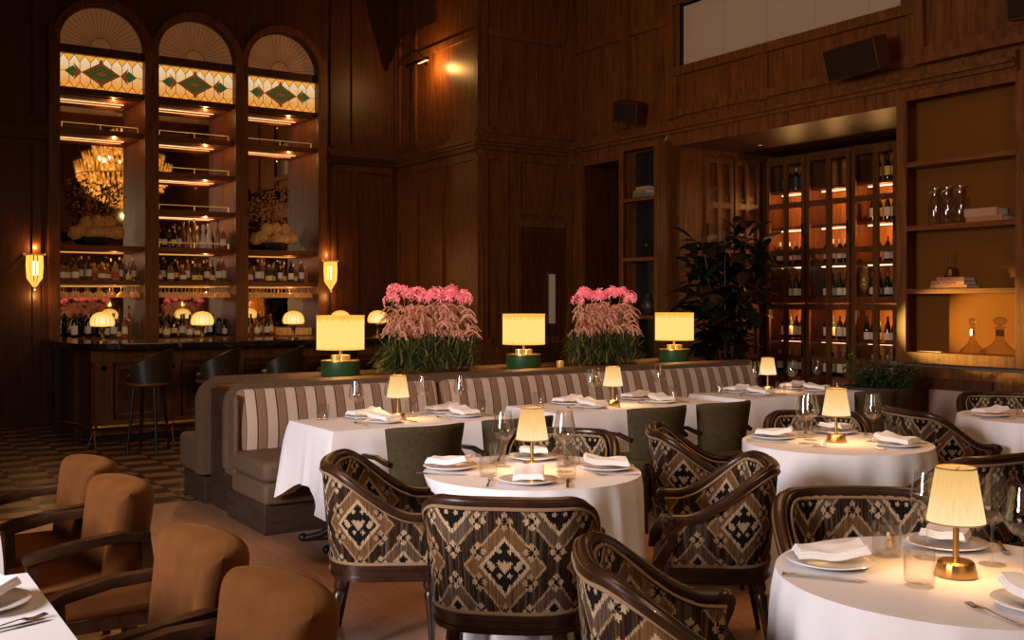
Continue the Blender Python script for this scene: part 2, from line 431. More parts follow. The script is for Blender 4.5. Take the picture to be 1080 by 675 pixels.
# ------------------------------------------------------------------ room shell
YW, XF, YC, XC = 13.7, 8.5, 11.4, 7.06     # back wall, right wall, jutting block
CZ = 6.12
X0, Y0 = -4.0, -3.2
struct(MB().box(X0, 10.4, Y0, 7.95, -.1, 0).build('floor', 'plank'))
struct(MB().box(X0, 10.4, 7.95, 14.5, -.1, 0).build('floor_chequered', 'tile'))
struct(MB().box(X0, 10.4, Y0, 14.5, CZ, CZ+.1).build('ceiling', 'ceiling_paint'))
b = MB()
for y in (-1.5, 1.2, 4.6, 8.0, 11.2): b.box(X0, XF, y-.18, y+.18, CZ-.25, CZ)
for x in (-1, 2.6, 6.4): b.box(x-.15, x+.15, Y0, YW, CZ-.22, CZ)
struct(b.build('trim_7', 'walnut'))
struct(MB().box(X0-.1, X0, Y0, 14.5, 0, CZ).build('wall_left', 'walnut'))
struct(MB().box(X0, 10.4, Y0-.1, Y0, 0, CZ).build('wall_near', 'walnut'))
# back wall with three arched openings
bays = [(2.41, 3.42), (3.59, 4.60), (4.77, 5.78)]
SPR, SILL = 4.70, 1.00
b = MB().mat('walnut_dark')
def quad(y, x0, z0, x1, z1): b.poly([(x0, y, z0), (x1, y, z0), (x1, y, z1), (x0, y, z1)])
quad(YW, X0, 0, bays[0][0], CZ); quad(YW, bays[0][0], 0, bays[2][1], SILL)
for i in range(2): quad(YW, bays[i][1], SILL, bays[i+1][0], CZ)
quad(YW, bays[2][1], 0, XC+.05, CZ)
NA = 24
for x0, x1 in bays:
    r = (x1-x0)/2; cx = (x0+x1)/2
    pts = [(cx-r*cos(PI*i/NA), SPR+r*sin(PI*i/NA)) for i in range(NA+1)]
    for i in range(NA):
        (xa, za), (xb, zb) = pts[i], pts[i+1]
        b.poly([(xa, YW, za), (xb, YW, zb), (xb, YW, CZ), (xa, YW, CZ)])
        b.poly([(xa, YW, za), (xa, YW+.5, za), (xb, YW+.5, zb), (xb, YW, zb)])
    for x in (x0, x1): b.mat('walnut'); b.poly([(x, YW, SILL), (x, YW+.56, SILL), (x, YW+.56, SPR), (x, YW, SPR)]); b.mat('walnut_dark')
    b.poly([(x0, YW, SILL), (x1, YW, SILL), (x1, YW+.56, SILL), (x0, YW+.56, SILL)])
struct(b.build('wall_back'))
# jutting block and right wall (with doorway and wine alcove)
b = MB().mat('walnut')
b.poly([(XC, YW, 0), (XC, YC, 0), (XC, YC, CZ), (XC, YW, CZ)])
struct(b.build('wall_block_side'))
b = MB().mat('walnut'); b.poly([(XC, YC, 0), (XF, YC, 0), (XF, YC, CZ), (XC, YC, CZ)])
struct(b.build('wall_block_front'))
AY0, AY1, AX, AZ = 6.18, 9.23, 10.3, 3.36      # alcove
DY0, DY1, DZ = 10.1, 11.07, 3.32
b = MB().mat('walnut')
def q(y0, y1, z0, z1, x=XF): b.poly([(x, y0, z0), (x, y1, z0), (x, y1, z1), (x, y0, z1)])
q(DY1, YC, 0, CZ); q(DY0, DY1, DZ, CZ); q(AY1, DY0, 0, CZ); q(AY0, AY1, AZ, 4.30); q(Y0, AY0, 0, 4.30)
q(AY0-.0, AY1, 5.05, CZ); q(5.95, AY0, 4.3, CZ); q(Y0, 5.95, 4.3, CZ)
b.mat('walnut_dark')  # dark doorway sides and near-black end face stand in for shade inside
for y in (DY0, DY1): b.poly([(XF, y, 0), (XF+1, y, 0), (XF+1, y, DZ), (XF, y, DZ)])
b.poly([(XF, DY0, DZ), (XF+1, DY0, DZ), (XF+1, DY1, DZ), (XF, DY1, DZ)])
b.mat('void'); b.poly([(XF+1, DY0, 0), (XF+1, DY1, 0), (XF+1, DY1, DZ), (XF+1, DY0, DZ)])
b.mat('walnut'); b.poly([(XF, AY0, 0), (AX, AY0, 0), (AX, AY0, AZ), (XF, AY0, AZ)]); b.poly([(XF, AY1, 0), (AX, AY1, 0), (AX, AY1, AZ), (XF, AY1, AZ)])
b.poly([(AX, AY0, 0), (AX, AY1, 0), (AX, AY1, AZ), (AX, AY0, AZ)]); b.poly([(XF, AY0, AZ), (AX, AY0, AZ), (AX, AY1, AZ), (XF, AY1, AZ)])
struct(b.build('wall_right'))
# clerestory shade in the right wall
b = MB().mat('shade_fabric')
for k in range(5):
    ya = 5.95+k*(11.3-5.95)/5*.62; yb = ya+(11.3-5.95)/5*.62
    b.box(XF+.10, XF+.11, ya+.003, yb-.003, 4.30, 5.05)
b.mat('void').box(XF+.16, XF+.18, 5.9, 9.3, 4.25, 5.1)
wn = struct(b.build('window_1'))
# trims: frames, cornice, dado
def frame_x(b, y, segs, zr, out=.035, sw=.09):   # on a wall facing -Y
    for x in segs: b.box(x-sw/2, x+sw/2, y-out, y, zr[0], zr[-1])
    for z in zr: b.box(segs[0], segs[-1], y-out*.9, y, z-sw/2, z+sw/2)
def frame_y(b, x, segs, zr, out=.035, sw=.09):
    for y in segs: b.box(x-out, x, y-sw/2, y+sw/2, zr[0], zr[-1])
    for z in zr: b.box(x-out*.9, x, segs[0], segs[-1], z-sw/2, z+sw/2)
def cornice_x(b, y, x0, x1, z=3.48):
    for o, za, zb in ((.05, 0, .05), (.09, .05, .09), (.13, .09, .13), (.07, .13, .2)): b.box(x0, x1, y-o, y, z+za, z+zb)
def cornice_y(b, x, y0, y1, z=3.48, k=1):
    for o, za, zb in ((.05, 0, .05), (.09, .05, .09), (.13, .09, .13), (.07, .13, .2)): b.box(x-o*k, x, y0, y1, z+za, z+zb)
b = MB(1).mat('walnut_dark')
frame_x(b, YW, [-1.2, .1, 1.2, 2.15], [.25, 1.15, 3.42]); frame_x(b, YW, [-1.2, .1, 1.2, 2.15], [3.72, 5.9]); frame_x(b, YW, [6.02, 6.35, XC-.03], [1.2, 3.42]); frame_x(b, YW, [6.02, 6.35, XC-.03], [3.72, 5.9])
cornice_x(b, YW, X0, 2.28); cornice_x(b, YW, 5.92, XC)
struct(b.build('trim_1'))
b = MB(1).mat('walnut')
for xs, w_ in ((2.345, .13), (3.505, .17), (4.685, .17), (5.845, .13)): b.box(xs-w_/2, xs+w_/2, YW-.06, YW, 1.0, 4.9)
for x0, x1 in bays:
    r0 = (x1-x0)/2; cx = (x0+x1)/2
    path = [(cx-(r0+.05)*cos(PI*i/24), YW-.03, SPR+(r0+.05)*sin(PI*i/24)) for i in range(25)]
    b.tube(path, prof=[(-.04, -.05), (.04, -.05), (.04, .05), (-.04, .05)], up=(0, 1, 0))
struct(b.build('trim_2', smooth=30))
b = MB(1).mat('walnut')
frame_y(b, XC, [YC+.06, YC+.98, YC+1.7, YW-.05], [1.0, 3.40]); frame_y(b, XC, [YC+.061, YC+1.75, YW-.051], [3.74, 5.0, 5.9]); cornice_y(b, XC, YC, YW)
frame_x(b, YC, [XC+.05, XC+.36, XC+.56, XF-.05], [1.0, 3.40]); b.box(XC+.61, XF-.1, YC-.03, YC, 2.66, 2.74); frame_x(b, YC, [XC+.05, XF-.05], [3.74, 5.0, 5.9]); cornice_x(b, YC, XC-.13, XF)
struct(b.build('trim_3'))
b = MB(1).mat('walnut')
cornice_y(b, XF, 5.0, YC, 3.46); b.box(XF-.05, XF, 5.0, YC, 3.36, 3.46)
for y in (11.33, 10.2, 9.36): b.box(XF-.05, XF, y-.06, y+.06, 3.7, CZ)
b.box(XF-.06, XF, 5.9, 9.3, 4.20, 4.30)
b.box(XF-.06, XF, 5.9, 6.0, 3.7, CZ)
for y in (9.3, 7.95, 7.87, 6.05): b.box(XF-.035, XF, y-.05, y+.05, 3.7, 4.22)
b.box(XF-.035, XF, 5.9, 9.3, 3.72, 3.80); b.box(XF-.035, XF, 9.4, 11.3, 4.85, 4.95); b.box(XF-.05, XF, 5.9, 9.3, 5.05, 5.12)
b.box(XF-.12, XF, 4.7, 5.95, 3.70, 3.76); b.box(XF-.05, XF, 4.85, 5.9, 3.76, 3.86); b.box(XF-.035, XF, 4.85, 4.93, 3.8, 5.9)
b.box(XF-.04, XF, 11.07, 11.17, 0, 3.36); b.box(XF-.04, XF, 10.02, 10.1, 0, 3.36); b.box(XF-.04, XF, 10.1, 11.07, 3.32, 3.4)
struct(b.build('trim_4'))
b = MB(1).mat('walnut_dark')
b.box(XF-.05, XF+.01, 6.05, 6.18, 0, 3.4); b.box(XF-.03, XF+.01, 9.23, 9.3, 0, 3.4)
struct(b.build('trim_5'))
b = MB(1).mat('walnut').box(XF-.06, XF, 0, 6.1, 0, .92)
b.mat('grey_metal').box(XF-.10, XF, 0, 6.22, .92, .95)
b.mat('walnut_dark')
for (a0, a1, z0, z1) in ((5.20, 5.28, .02, .82), (5.83, 5.91, .02, .82), (5.20, 5.91, .72, .82)): b.box(XF-.085, XF-.055, a0, a1, z0, z1)
b.mat('inset_cream').box(XF-.07, XF-.055, 5.28, 5.83, .02, .72)
struct(b.build('trim_6'))
struct(MB(1).box(X0, 2.3, YW-.03, YW, 0, .16).box(6.0, XC, YW-.03, YW, 0, .16).build('baseboard_back', 'walnut_dark'))
# door in the block face
d = struct(MB(1).box(7.62, 8.42, YC-.03, YC-.005, 0, 2.5).build('door_1', 'walnut_dark', bevel=.004))
MB(1).box(7.54, 7.62, YC-.05, YC, 0, 2.6).box(8.42, 8.49, YC-.05, YC, 0, 2.6).box(7.54, 8.49, YC-.05, YC, 2.5, 2.6).build('door_frame', 'walnut', d)
MB(1).box(8.11, 8.22, YC-.036, YC-.03, 1.22, 1.88).build('glass_slit', 'frosted', d)
MB(1).box(8.09, 8.11, YC-.04, YC-.03, 1.2, 1.9).box(8.22, 8.24, YC-.04, YC-.03, 1.2, 1.9).build('slit_frame', 'walnut', d)
MB(1).box(8.30, 8.34, YC-.04, YC-.03, 1.0, 1.12).build('push_plate', 'brass_dark', d)

# ------------------------------------------------------------------ back bar
bb = thing('back_bar', 'tall dark wood back bar with three arched mirrored bays behind the marble counter', 'shelving', (4.1, YW+.3, 1.0))
def P(b, name, mat=None, parent=bb, **kw):
    """builds in world coords then re-bases on parent location"""
    off = parent.location
    b.v = [(x-off.x, y-off.y, z-off.z) for x, y, z in b.v]
    return b.build(name, mat, parent, **kw)
MY = YW+.52
for bi, (x0, x1) in enumerate(bays):
    cx = (x0+x1)/2; r = (x1-x0)/2
    P(MB().box(x0, x1, MY, MY+.02, 1.04, 4.12), 'mirror_panel', 'mirror')
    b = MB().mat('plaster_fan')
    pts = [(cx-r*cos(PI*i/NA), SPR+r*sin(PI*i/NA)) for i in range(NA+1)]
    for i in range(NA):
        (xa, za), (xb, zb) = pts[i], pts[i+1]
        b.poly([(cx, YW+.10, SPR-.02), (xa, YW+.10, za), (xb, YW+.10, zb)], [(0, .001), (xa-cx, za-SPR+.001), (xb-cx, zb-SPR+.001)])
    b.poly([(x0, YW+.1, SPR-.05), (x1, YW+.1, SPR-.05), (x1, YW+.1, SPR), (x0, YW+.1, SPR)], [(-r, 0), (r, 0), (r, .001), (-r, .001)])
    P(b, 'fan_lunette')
    b = MB().mat('lead')
    for i in range(1, 24):
        a = PI*i/24
        b.tube([(cx-.13*cos(a), YW+.095, SPR+.13*sin(a)), (cx-(r-.01)*cos(a), YW+.095, SPR+(r-.01)*sin(a))], .0022, 3)
    b.tube([(cx-.13*cos(PI*i/16), YW+.095, SPR+.13*sin(PI*i/16)) for i in range(17)], .003, 4)
    P(b, 'fan_ribs', parent=bb)
    P(MB().box(x0, x1, YW+.01, YW+.12, 4.585, 4.69).box(x0, x1, YW+.01, YW+.12, 4.095, 4.165), 'transom_rail', 'walnut_dark')
    # leaded stained glass panel
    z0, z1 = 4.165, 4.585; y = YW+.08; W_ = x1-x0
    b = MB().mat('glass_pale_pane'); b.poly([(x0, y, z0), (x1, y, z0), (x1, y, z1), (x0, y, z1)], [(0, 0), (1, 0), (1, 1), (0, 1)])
    n = 8; cw = W_/n; lead = []
    for i in range(n+1):
        xm = x0+i*cw
        for (za, zb) in ((z0, z0+.085), (z1, z1-.085)):
            L = max(x0, xm-cw/2); R_ = min(x1, xm+cw/2)
            b.mat('glass_amber_pane').poly([(L, y-.002, za), (R_, y-.002, za), (min(x1, max(x0, xm)), y-.002, zb)])
            b.mat('lead')
            if xm > x0+.01: b.tube([(L, y-.004, za), (xm, y-.004, zb)], .004, 3)
            if xm < x1-.01: b.tube([(R_, y-.004, za), (xm, y-.004, zb)], .004, 3)
        if 0 < i < n: b.tube([(xm, y-.004, z0+.085), (xm, y-.004, z1-.085)], .004, 3)
    zc = (z0+z1)/2; b.tube([(x0, y-.004, zc), (x1, y-.004, zc)], .004, 3)
    def dia(m, w_, h_, dy, xo=0): b.mat(m).poly([(cx+xo-w_, y-dy, zc), (cx+xo, y-dy, zc-h_), (cx+xo+w_, y-dy, zc), (cx+xo, y-dy, zc+h_)])
    dia('lead', .235, .145, .005); dia('glass_rust_pane', .225, .137, .006); dia('lead', .18, .10, .0065); dia('glass_green_pane', .172, .094, .007); dia('lead', .10, .05, .0075); dia('glass_rust_pane', .09, .042, .008)
    for sgn in (-1, 1):
        dia('glass_rust_pane', .02, .05, .009, 0)
        b.mat('glass_rust_pane').poly([(cx-.03, y-.007, zc+sgn*.13), (cx, y-.007, zc+sgn*.10), (cx+.03, y-.007, zc+sgn*.13), (cx, y-.007, zc+sgn*.19)])
        b.mat('glass_green_pane').poly([(cx+sgn*.435, y-.007, zc), (cx+sgn*.33, y-.007, zc-.075), (cx+sgn*.29, y-.007, zc), (cx+sgn*.33, y-.007, zc+.075)])
        b.mat('glass_rust_pane').poly([(cx+sgn*.33, y-.008, zc-.11), (cx+sgn*.23, y-.008, zc), (cx+sgn*.33, y-.008, zc+.11), (cx+sgn*.30, y-.008, zc)])
    P(b, 'stained_glass')
    shelves = [3.67, 2.22, 1.78] if bi != 1 else [3.67, 3.20, 2.71, 2.22, 1.78]
    ceilz = [4.07]+[s_-.07 for s_ in shelves]
    for s_ in shelves:
        thick = .07 if s_ > 2 else .05
        P(MB().box(x0+.002, x1-.002, YW+.04, MY-.005, s_-thick, s_), 'shelf', 'walnut_h' if s_ < 2.3 else 'walnut_h', bevel=.004)
    for z_ in ceilz:
        hot = z_ > 2.5
        P(MB().box(x0+.01, x1-.15, YW+.42, YW+.445, z_-.009 if z_ < 4 else z_+.002, z_-.001 if z_ < 4 else z_+.010), 'light_strip', 'led' if hot else 'led_soft')
    P(MB().box(x0, x1, YW+.12, MY, 4.085, 4.165), 'head_board', 'walnut_h')
    for z_ in ceilz: light('POINT', 'shelf_light', (x1-.30, YW+.30, z_-.05), 3.6 if z_ > 2.5 else 2.0, (1, .45, .12), 0)
    for s_ in ([3.67] if bi != 1 else [3.67, 3.20, 2.71, 2.22]):
        b = MB(); zr = s_+.065; xa, xb = x0+.04, x1-.06; yy = YW+.07
        b.tube([(xa, yy, zr), (xb, yy, zr)], .006, 6)
        for xx in (xa, (xa+xb)/2, xb): b.tube([(xx, yy, s_), (xx, yy, zr)], .006, 6)
        P(b, 'gallery_rail', 'brass_lit', smooth=40)
    # hanging glass rack rails
    b = MB()
    nst = 7 if bi == 0 else 9
    for i in range(nst):
        for sg in (-1, 1):
            xx = x0+.07+(x1-x0-.14)*i/(nst-1)+sg*.023; b.tube([(xx, YW+.08, 1.7125), (xx, YW+.36, 1.7125)], .003, 5)
    for yy in (YW+.085, YW+.355): b.tube([(x0+.03, yy, 1.7165), (x1-.03, yy, 1.7165)], .004, 5)
    P(b, 'glass_rack', 'brass_lit')
    P(MB().box(x0, x1, YW+.02, MY, 1.0, 1.045), 'back_counter', 'walnut_h')
P(MB().box(2.6, 5.9, 13.05, YW-.07, 0, .88), 'base_cupboard', 'walnut_dark')
P(MB().box(2.58, 5.9, 13.0, YW-.065, .88, .92), 'base_top', 'marble')
# bottles -----------------------------------------------------------
def label_patch(r, z0, z1, n=10, arc=1.25):
    """curved paper label on the -Y side"""
    b = MB(); rows = []
    for z in (z0, z1): rows.append([(r*sin(arc*(i/n*2-1)), -r*cos(arc*(i/n*2-1)), z) for i in range(n+1)])
    return b.grid(rows)
def bottle(name, label, prof, mat, lab=None, labz=None, cap='cap_dark', capz=None, labr=None, n=14, cat='bottle'):
    r = thing(name, label, cat)
    MB().lathe(prof, n=n).build('bottle_body', mat, r, smooth=40)
    if capz: MB().lathe([(capz[2], capz[0]), (capz[2]*1.02, capz[1]), (0, capz[1]+.001)], n=10).build('bottle_cap', cap, r, smooth=50)
    if lab: label_patch(labr or max(p[0] for p in prof)+.001, *labz).build('paper_label', lab, r, smooth=60)
    return Proto(r)
BORD = [(0, 0), (.037, .002), (.038, .01), (.038, .19), (.034, .215), (.016, .245), (.0145, .25), (.0145, .30), (.016, .303), (0, .304)]
BURG = [(0, 0), (.040, .002), (.041, .01), (.041, .14), (.034, .19), (.018, .235), (.0145, .25), (.0145, .30), (.016, .303), (0, .304)]
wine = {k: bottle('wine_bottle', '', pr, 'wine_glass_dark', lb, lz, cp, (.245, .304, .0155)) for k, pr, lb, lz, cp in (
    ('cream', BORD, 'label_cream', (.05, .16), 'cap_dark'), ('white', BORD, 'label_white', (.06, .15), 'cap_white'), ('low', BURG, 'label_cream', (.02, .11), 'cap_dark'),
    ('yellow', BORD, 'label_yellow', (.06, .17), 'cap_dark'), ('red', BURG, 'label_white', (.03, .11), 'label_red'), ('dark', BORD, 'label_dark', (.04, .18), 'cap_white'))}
SQ = [(0, 0), (.04, .002), (.042, .01), (.042, .13), (.036, .155), (.014, .17), (.013, .20), (0, .201)]
TALL = [(0, 0), (.036, .002), (.037, .01), (.037, .17), (.03, .20), (.013, .235), (.013, .27), (0, .271)]
ROUND = [(0, 0), (.034, .004), (.044, .03), (.046, .06), (.040, .10), (.020, .135), (.014, .15), (.014, .19), (0, .191)]
SLIM = [(0, 0), (.026, .002), (.027, .01), (.025, .16), (.03, .22), (.018, .27), (.012, .30), (.012, .37), (0, .371)]
DEC = [(0, 0), (.05, .002), (.052, .02), (.048, .05), (.036, .13), (.026, .20), (.018, .24), (.022, .26), (.030, .27), (.030, .30), (0, .301)]
sp = {}
for k, pr, mt, lb, lz, cp, cz, desc in (
    ('a', SQ, 'bottle_amber', 'label_cream', (.03, .10), 'cap_dark', (.19, .225, .016), 'squat amber bottle with cream label'),
    ('b', TALL, 'bottle_clear', 'label_white', (.05, .13), 'cap_white', (.255, .29, .015), 'tall clear bottle with pale label'),
    ('c', ROUND, 'bottle_amber', 'label_cream', (.03, .08), 'cap_gold', (.18, .215, .017), 'round amber bottle with gold stopper'),
    ('d', SQ, 'bottle_gold', 'label_red', (.03, .10), 'cap_gold', (.19, .22, .016), 'squat golden bottle with red label'),
    ('e', TALL, 'bottle_green', 'label_cream', (.04, .12), 'cap_dark', (.255, .285, .015), 'tall green bottle with cream label'),
    ('f', TALL, 'bottle_black', 'label_yellow', (.05, .11), 'cap_gold', (.255, .285, .015), 'tall black bottle with yellow label'),
    ('g', SLIM, 'bottle_amber', None, None, 'cap_dark', (.36, .39, .014), 'slim tall amber spirit bottle'),
    ('h', DEC, 'label_white', 'label_cream', (.06, .10), 'label_white', (.30, .335, .024), 'white ceramic spirit decanter'),
    ('i', SQ, 'bottle_clear', 'label_yellow', (.02, .08), 'cork', (.19, .23, .017), 'squat clear bottle with yellow label'),
    ('j', TALL, 'bottle_pink', 'label_cream', (.05, .14), 'cap_gold', (.255, .285, .015), 'tall pinkish bottle with cream label')):
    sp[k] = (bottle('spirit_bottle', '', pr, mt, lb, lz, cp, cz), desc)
bayn = ['left arched bay', 'middle arched bay', 'right arched bay']
def row(bi, z, seq, where, y=YW+.22, x0=None, x1=None, sc_=1.05):
    a, b_ = bays[bi]; a = x0 or a+.06; b_ = x1 or b_-.07
    n = len(seq)
    for i, k in enumerate(seq):
        x = a+(b_-a)*i/max(1, n-1)
        p, desc = sp[k] if k in sp else (wine[k], 'dark wine bottle with a pale label')
        p.put((x, y+(.05 if i % 2 else -.03), z+.0015), random.uniform(-.5, .2), '%s, %s from left, %s, %s' % (desc, order(i), where, bayn[bi]), 'bottles in the back bar', sc_*random.uniform(.95, 1.06))
row(0, 1.78, 'aaabbdccdbib', 'main bottle shelf'); row(1, 1.78, 'cbafcjiibibj', 'main bottle shelf'); row(2, 1.78, 'aabjiibieibd', 'main bottle shelf')
row(1, 2.22, 'fefbgghhgj', 'railed shelf', sc_=.97)
row(0, 1.045, 'febijg', 'back counter', x0=2.95, x1=3.30); row(0, 1.045, ['cream', 'white'], 'low counter', x0=2.62, x1=2.80)
row(1, 1.045, 'fbaefibjafc', 'back counter', x0=3.65, x1=4.16); row(1, 1.045, ['cream', 'white', 'dark', 'red'], 'counter beside pillar', x0=4.25, x1=4.55, sc_=.98)
row(2, 1.045, 'edabej', 'back counter', x0=4.83, x1=5.2)
# hanging stemware
def wineglass(name, s=1, coupe=False):
    r = thing(name, '', 'wine glass')
    prof = [(.0, .0), (.034, .001), (.034, .003), (.006, .007), (.0035, .02), (.0035, .095), (.006, .105), (.030, .118), (.046, .142), (.046, .152), (.040, .185), (.032, .232), (.031, .232), (.039, .185), (.0445, .152), (.0445, .144), (.029, .121), (0, .110)]
    if coupe: prof = [(0, 0), (.034, .001), (.034, .003), (.006, .007), (.0035, .02), (.0035, .09), (.01, .10), (.035, .115), (.048, .145), (.050, .165), (.0485, .165), (.046, .145), (.033, .118), (0, .105)]
    MB().lathe(prof[:6], n=16).build('stem', 'glass', r, smooth=50); MB().lathe(prof[5:], n=20).build('bowl', 'glass', r, smooth=50)
    return Proto(r)
stem = thing('stem_glass', '', 'stem glass')
MB().lathe([(0, 0), (.036, .001), (.036, .004), (.005, .008), (.004, .02), (.004, .075), (.012, .083), (.040, .10), (.052, .13), (.050, .155), (.048, .155), (.050, .13), (.038, .103), (0, .088)], n=14).build('bowl', 'rack_glass', stem, smooth=50)
PS = Proto(stem); stem.rotation_euler = (PI, 0, 0)
for bi, (a, b_) in enumerate(bays):
    n = 7 if bi == 0 else 9
    for i in range(n):
        for j in range(2):
            PS.put((a+.07+(b_-a-.14)*i/(n-1), YW+.14+.16*j, 1.7225), 0, 'stem glass hanging upside down, %s from left, %s row, %s' % (order(i), 'front' if j == 0 else 'rear', bayn[bi]), 'stem glasses hanging in the back bar')
def tumbler(name, cat='tumbler', r=.039, h=.095, ribs=0, mt='glass'):
    t_ = thing(name, '', cat)
    MB().lathe([(0, .001), (r*.94, 0), (r*.97, .004), (r, h), (r-.002, h), (r*.93, .012), (0, .010)], n=36 if ribs else 20, flute=.012 if ribs else 0, nf=18).build('glass_wall', mt, t_, smooth=50)
    return Proto(t_)
bt = tumbler('bar_tumbler', 'tumbler', mt='rack_glass')
for i in range(6):
    for j in range(2): bt.put((5.31+.080*i, YW+.12+.1*j, 1.0465), 0, 'clear tumbler, %s from left in the %s row, counter of right arched bay' % (order(i), 'front' if j == 0 else 'rear'), 'tumblers on the back counter')
# flower bowls on the upper shelves
def hydrangea(x, label, w_=.30, branches=True):
    r = thing('flower_bowl', label, 'flowers', (x, YW+.25, 2.225))
    MB().lathe([(0, 0), (.09, .0), (.16, .04), (.20, .09), (.19, .10), (.14, .05), (0, .03)], n=24).build('bowl', 'ceramic_dark', r, smooth=50)
    b = MB()
    for k in range(4):
        a = 2*PI*k/4+.6; b.tube([(.10*cos(a), .10*sin(a), .018), (.15*cos(a), .15*sin(a), .035), (.19*cos(a), .19*sin(a), .075)], n=6, rs=[.014, .018, .008])
    b.build('shell_foot', 'brass', r, smooth=60)
    random.seed(int(x*10))
    for k in range(9):
        bx_ = (-.27, -.18, -.08, .02, .12, .23, -.13, .0, .14)[k]; bz = (.13, .17, .13, .14, .14, .15, .26, .28, .27)[k]; by = random.uniform(-.10, .02)
        b = MB().ball((bx_, by, bz+.02), .085, 14, 9, bump=.10)
        for q_ in range(60):
            a, c_ = random.uniform(0, 2*PI), random.uniform(-.9, 1)
            s_ = math.sqrt(1-c_*c_); b.ball((bx_+.082*s_*cos(a), by+.082*s_*sin(a), bz+.02+.082*c_), .015, 5, 3)
        b.build('flower_head', 'hydrangea', r, smooth=80)
    b = MB().mat('bark')
    for k in range(11):
        a = random.uniform(-1, 1); p = Vector((a*.10, 0, .28)); pts = [tuple(p)]
        for q_ in range(5):
            p = p+Vector((a*.035+random.uniform(-.04, .04), random.uniform(-.02, .02), random.uniform(.07, .13))); pts.append(tuple(p))
            b.mat('dry_leaf')
            for l_ in range(4):
                o_ = Vector((random.uniform(-.07, .07), random.uniform(-.03, .03), random.uniform(-.04, .04)))+p
                b.poly([tuple(o_), tuple(o_+Vector((.018, 0, .012))), tuple(o_+Vector((.004, .004, .032))), tuple(o_+Vector((-.014, 0, .012)))])
        b.mat('bark').tube(pts, .003, 4)
    b.build('dry_branches', None, r)
hydrangea(2.90, 'bowl of dried hydrangea heads and twigs on the shelf of the left arched bay')
hydrangea(5.25, 'bowl of dried hydrangea heads and twigs on the shelf of the right arched bay')

# ------------------------------------------------------------------ bar counter
bar = thing('bar_counter', 'long dark panelled bar counter with a black marble top', 'bar counter', (4.5, 11.9, 0))
BX0, BX1, BF = 2.38, XC-.02, 11.72
off = bar.location
b = MB().box(BX0, BX1, BF, 12.35, .08, 1.0)
P(b, 'counter_body', 'walnut_dark', bar)
P(MB().box(BX0+.04, BX1, BF+.05, 12.3, 0, .12), 'kick_base', 'black_metal', bar)
b = MB()
b.box(BX0-.01, BX1, BF-.03, BF+.01, .08, .24); b.box(BX0-.01, BX1, BF-.035, BF+.01, .86, 1.0)
xs = [BX0+.12+i*.72 for i in range(7)]
for x in xs:
    b.box(x-.09, x+.09, BF-.045, BF, .24, .86)
    for k in range(3): b.box(x-.05+k*.04, x-.03+k*.04, BF-.055, BF-.04, .3, .74)
    b.lathe([(.03, 0), (.022, .02), (0, .02)], x, BF-.045, .80, 10, ax='y')
for i in range(6):
    xa, xb = xs[i]+.14, xs[i+1]-.14
    for z_ in (.30, .80): b.box(xa, xb, BF-.012, BF, z_-.012, z_+.012)
    for x in (xa, xb): b.box(x-.012, x+.012, BF-.012, BF, .3, .8)
P(b, 'front_panelling', 'walnut', bar)
b = MB()
for i in range(6):
    x = (xs[i]+xs[i+1])/2; b.tube([(x-.04, BF-.04, .93), (x-.04, BF-.06, .92), (x+.04, BF-.06, .92), (x+.04, BF-.04, .93)], .006, 6); b.box(x-.008, x+.008, BF-.075, BF-.035, .905, .925)
P(b, 'bag_hook', 'brass_dark', bar)
# marble top with a rounded left corner sweeping back to the wall
b = MB(); outer = [(XC-.02, 11.42), (2.75, 11.42)]
for i in range(1, 13):
    a = PI/2*i/12; outer.append((2.75-.55*sin(a), 11.97-.55*cos(a)))
outer += [(2.20, 12.75), (2.2, YW-.08)]
inner = [(2.55, YW-.08), (2.55, 12.5), (XC-.02, 12.5)]
pl = outer+inner; n = len(pl)
for z0_, z1_, o_ in ((1.0, 1.035, .02), (1.035, 1.07, 0)):
    pass
def slab(b, pts, z0_, z1_):
    base = len(b.v); n = len(pts)
    b.v += [(x, y, z0_) for x, y in pts]+[(x, y, z1_) for x, y in pts]
    b.face([base+i for i in range(n)][::-1]); b.face([base+n+i for i in range(n)])
    for i in range(n): k = (i+1) % n; b.face([base+i, base+k, base+n+k, base+n+i])
slab(b, pl[::-1], 1.0, 1.07)
P(b, 'marble_top', 'marble', bar, bevel=.012)
P(MB().box(2.32, 2.42, 12.35, YW-.08, 0, 1.0), 'return_panel', 'walnut_dark', bar)
P(MB().box(2.19, 2.24, 12.75, 12.81, 0, 1.0), 'post', 'black_metal', bar)
fr = thing('foot_rail', 'brass foot rail running along the base of the bar counter', 'foot rail', (4.5, 11.5, 0))
b = MB().tube([(2.15, 12.1, .20), (2.3, 11.52, .20), (2.42, 11.45, .20), (XC-.05, 11.45, .20)], .025, 10)
P(b, 'rail_tube', 'brass_dark', fr, smooth=50)
for x in (2.35, 3.15, 4.2, 5.3, 6.4):
    P(MB().tube([(x, 11.45, .19), (x, 11.42, .1), (x, 11.38, 0)], .012, 6).tube([(x, 11.45, .19), (x+.02, 11.58, .2), (x+.02, 11.672, .22)], .010, 6).tube([(x-.08, 11.4, .0), (x, 11.45, .18)], .008, 6).ball((x, 11.45, .2), .032), 'rail_bracket', 'brass_dark', fr, smooth=50)

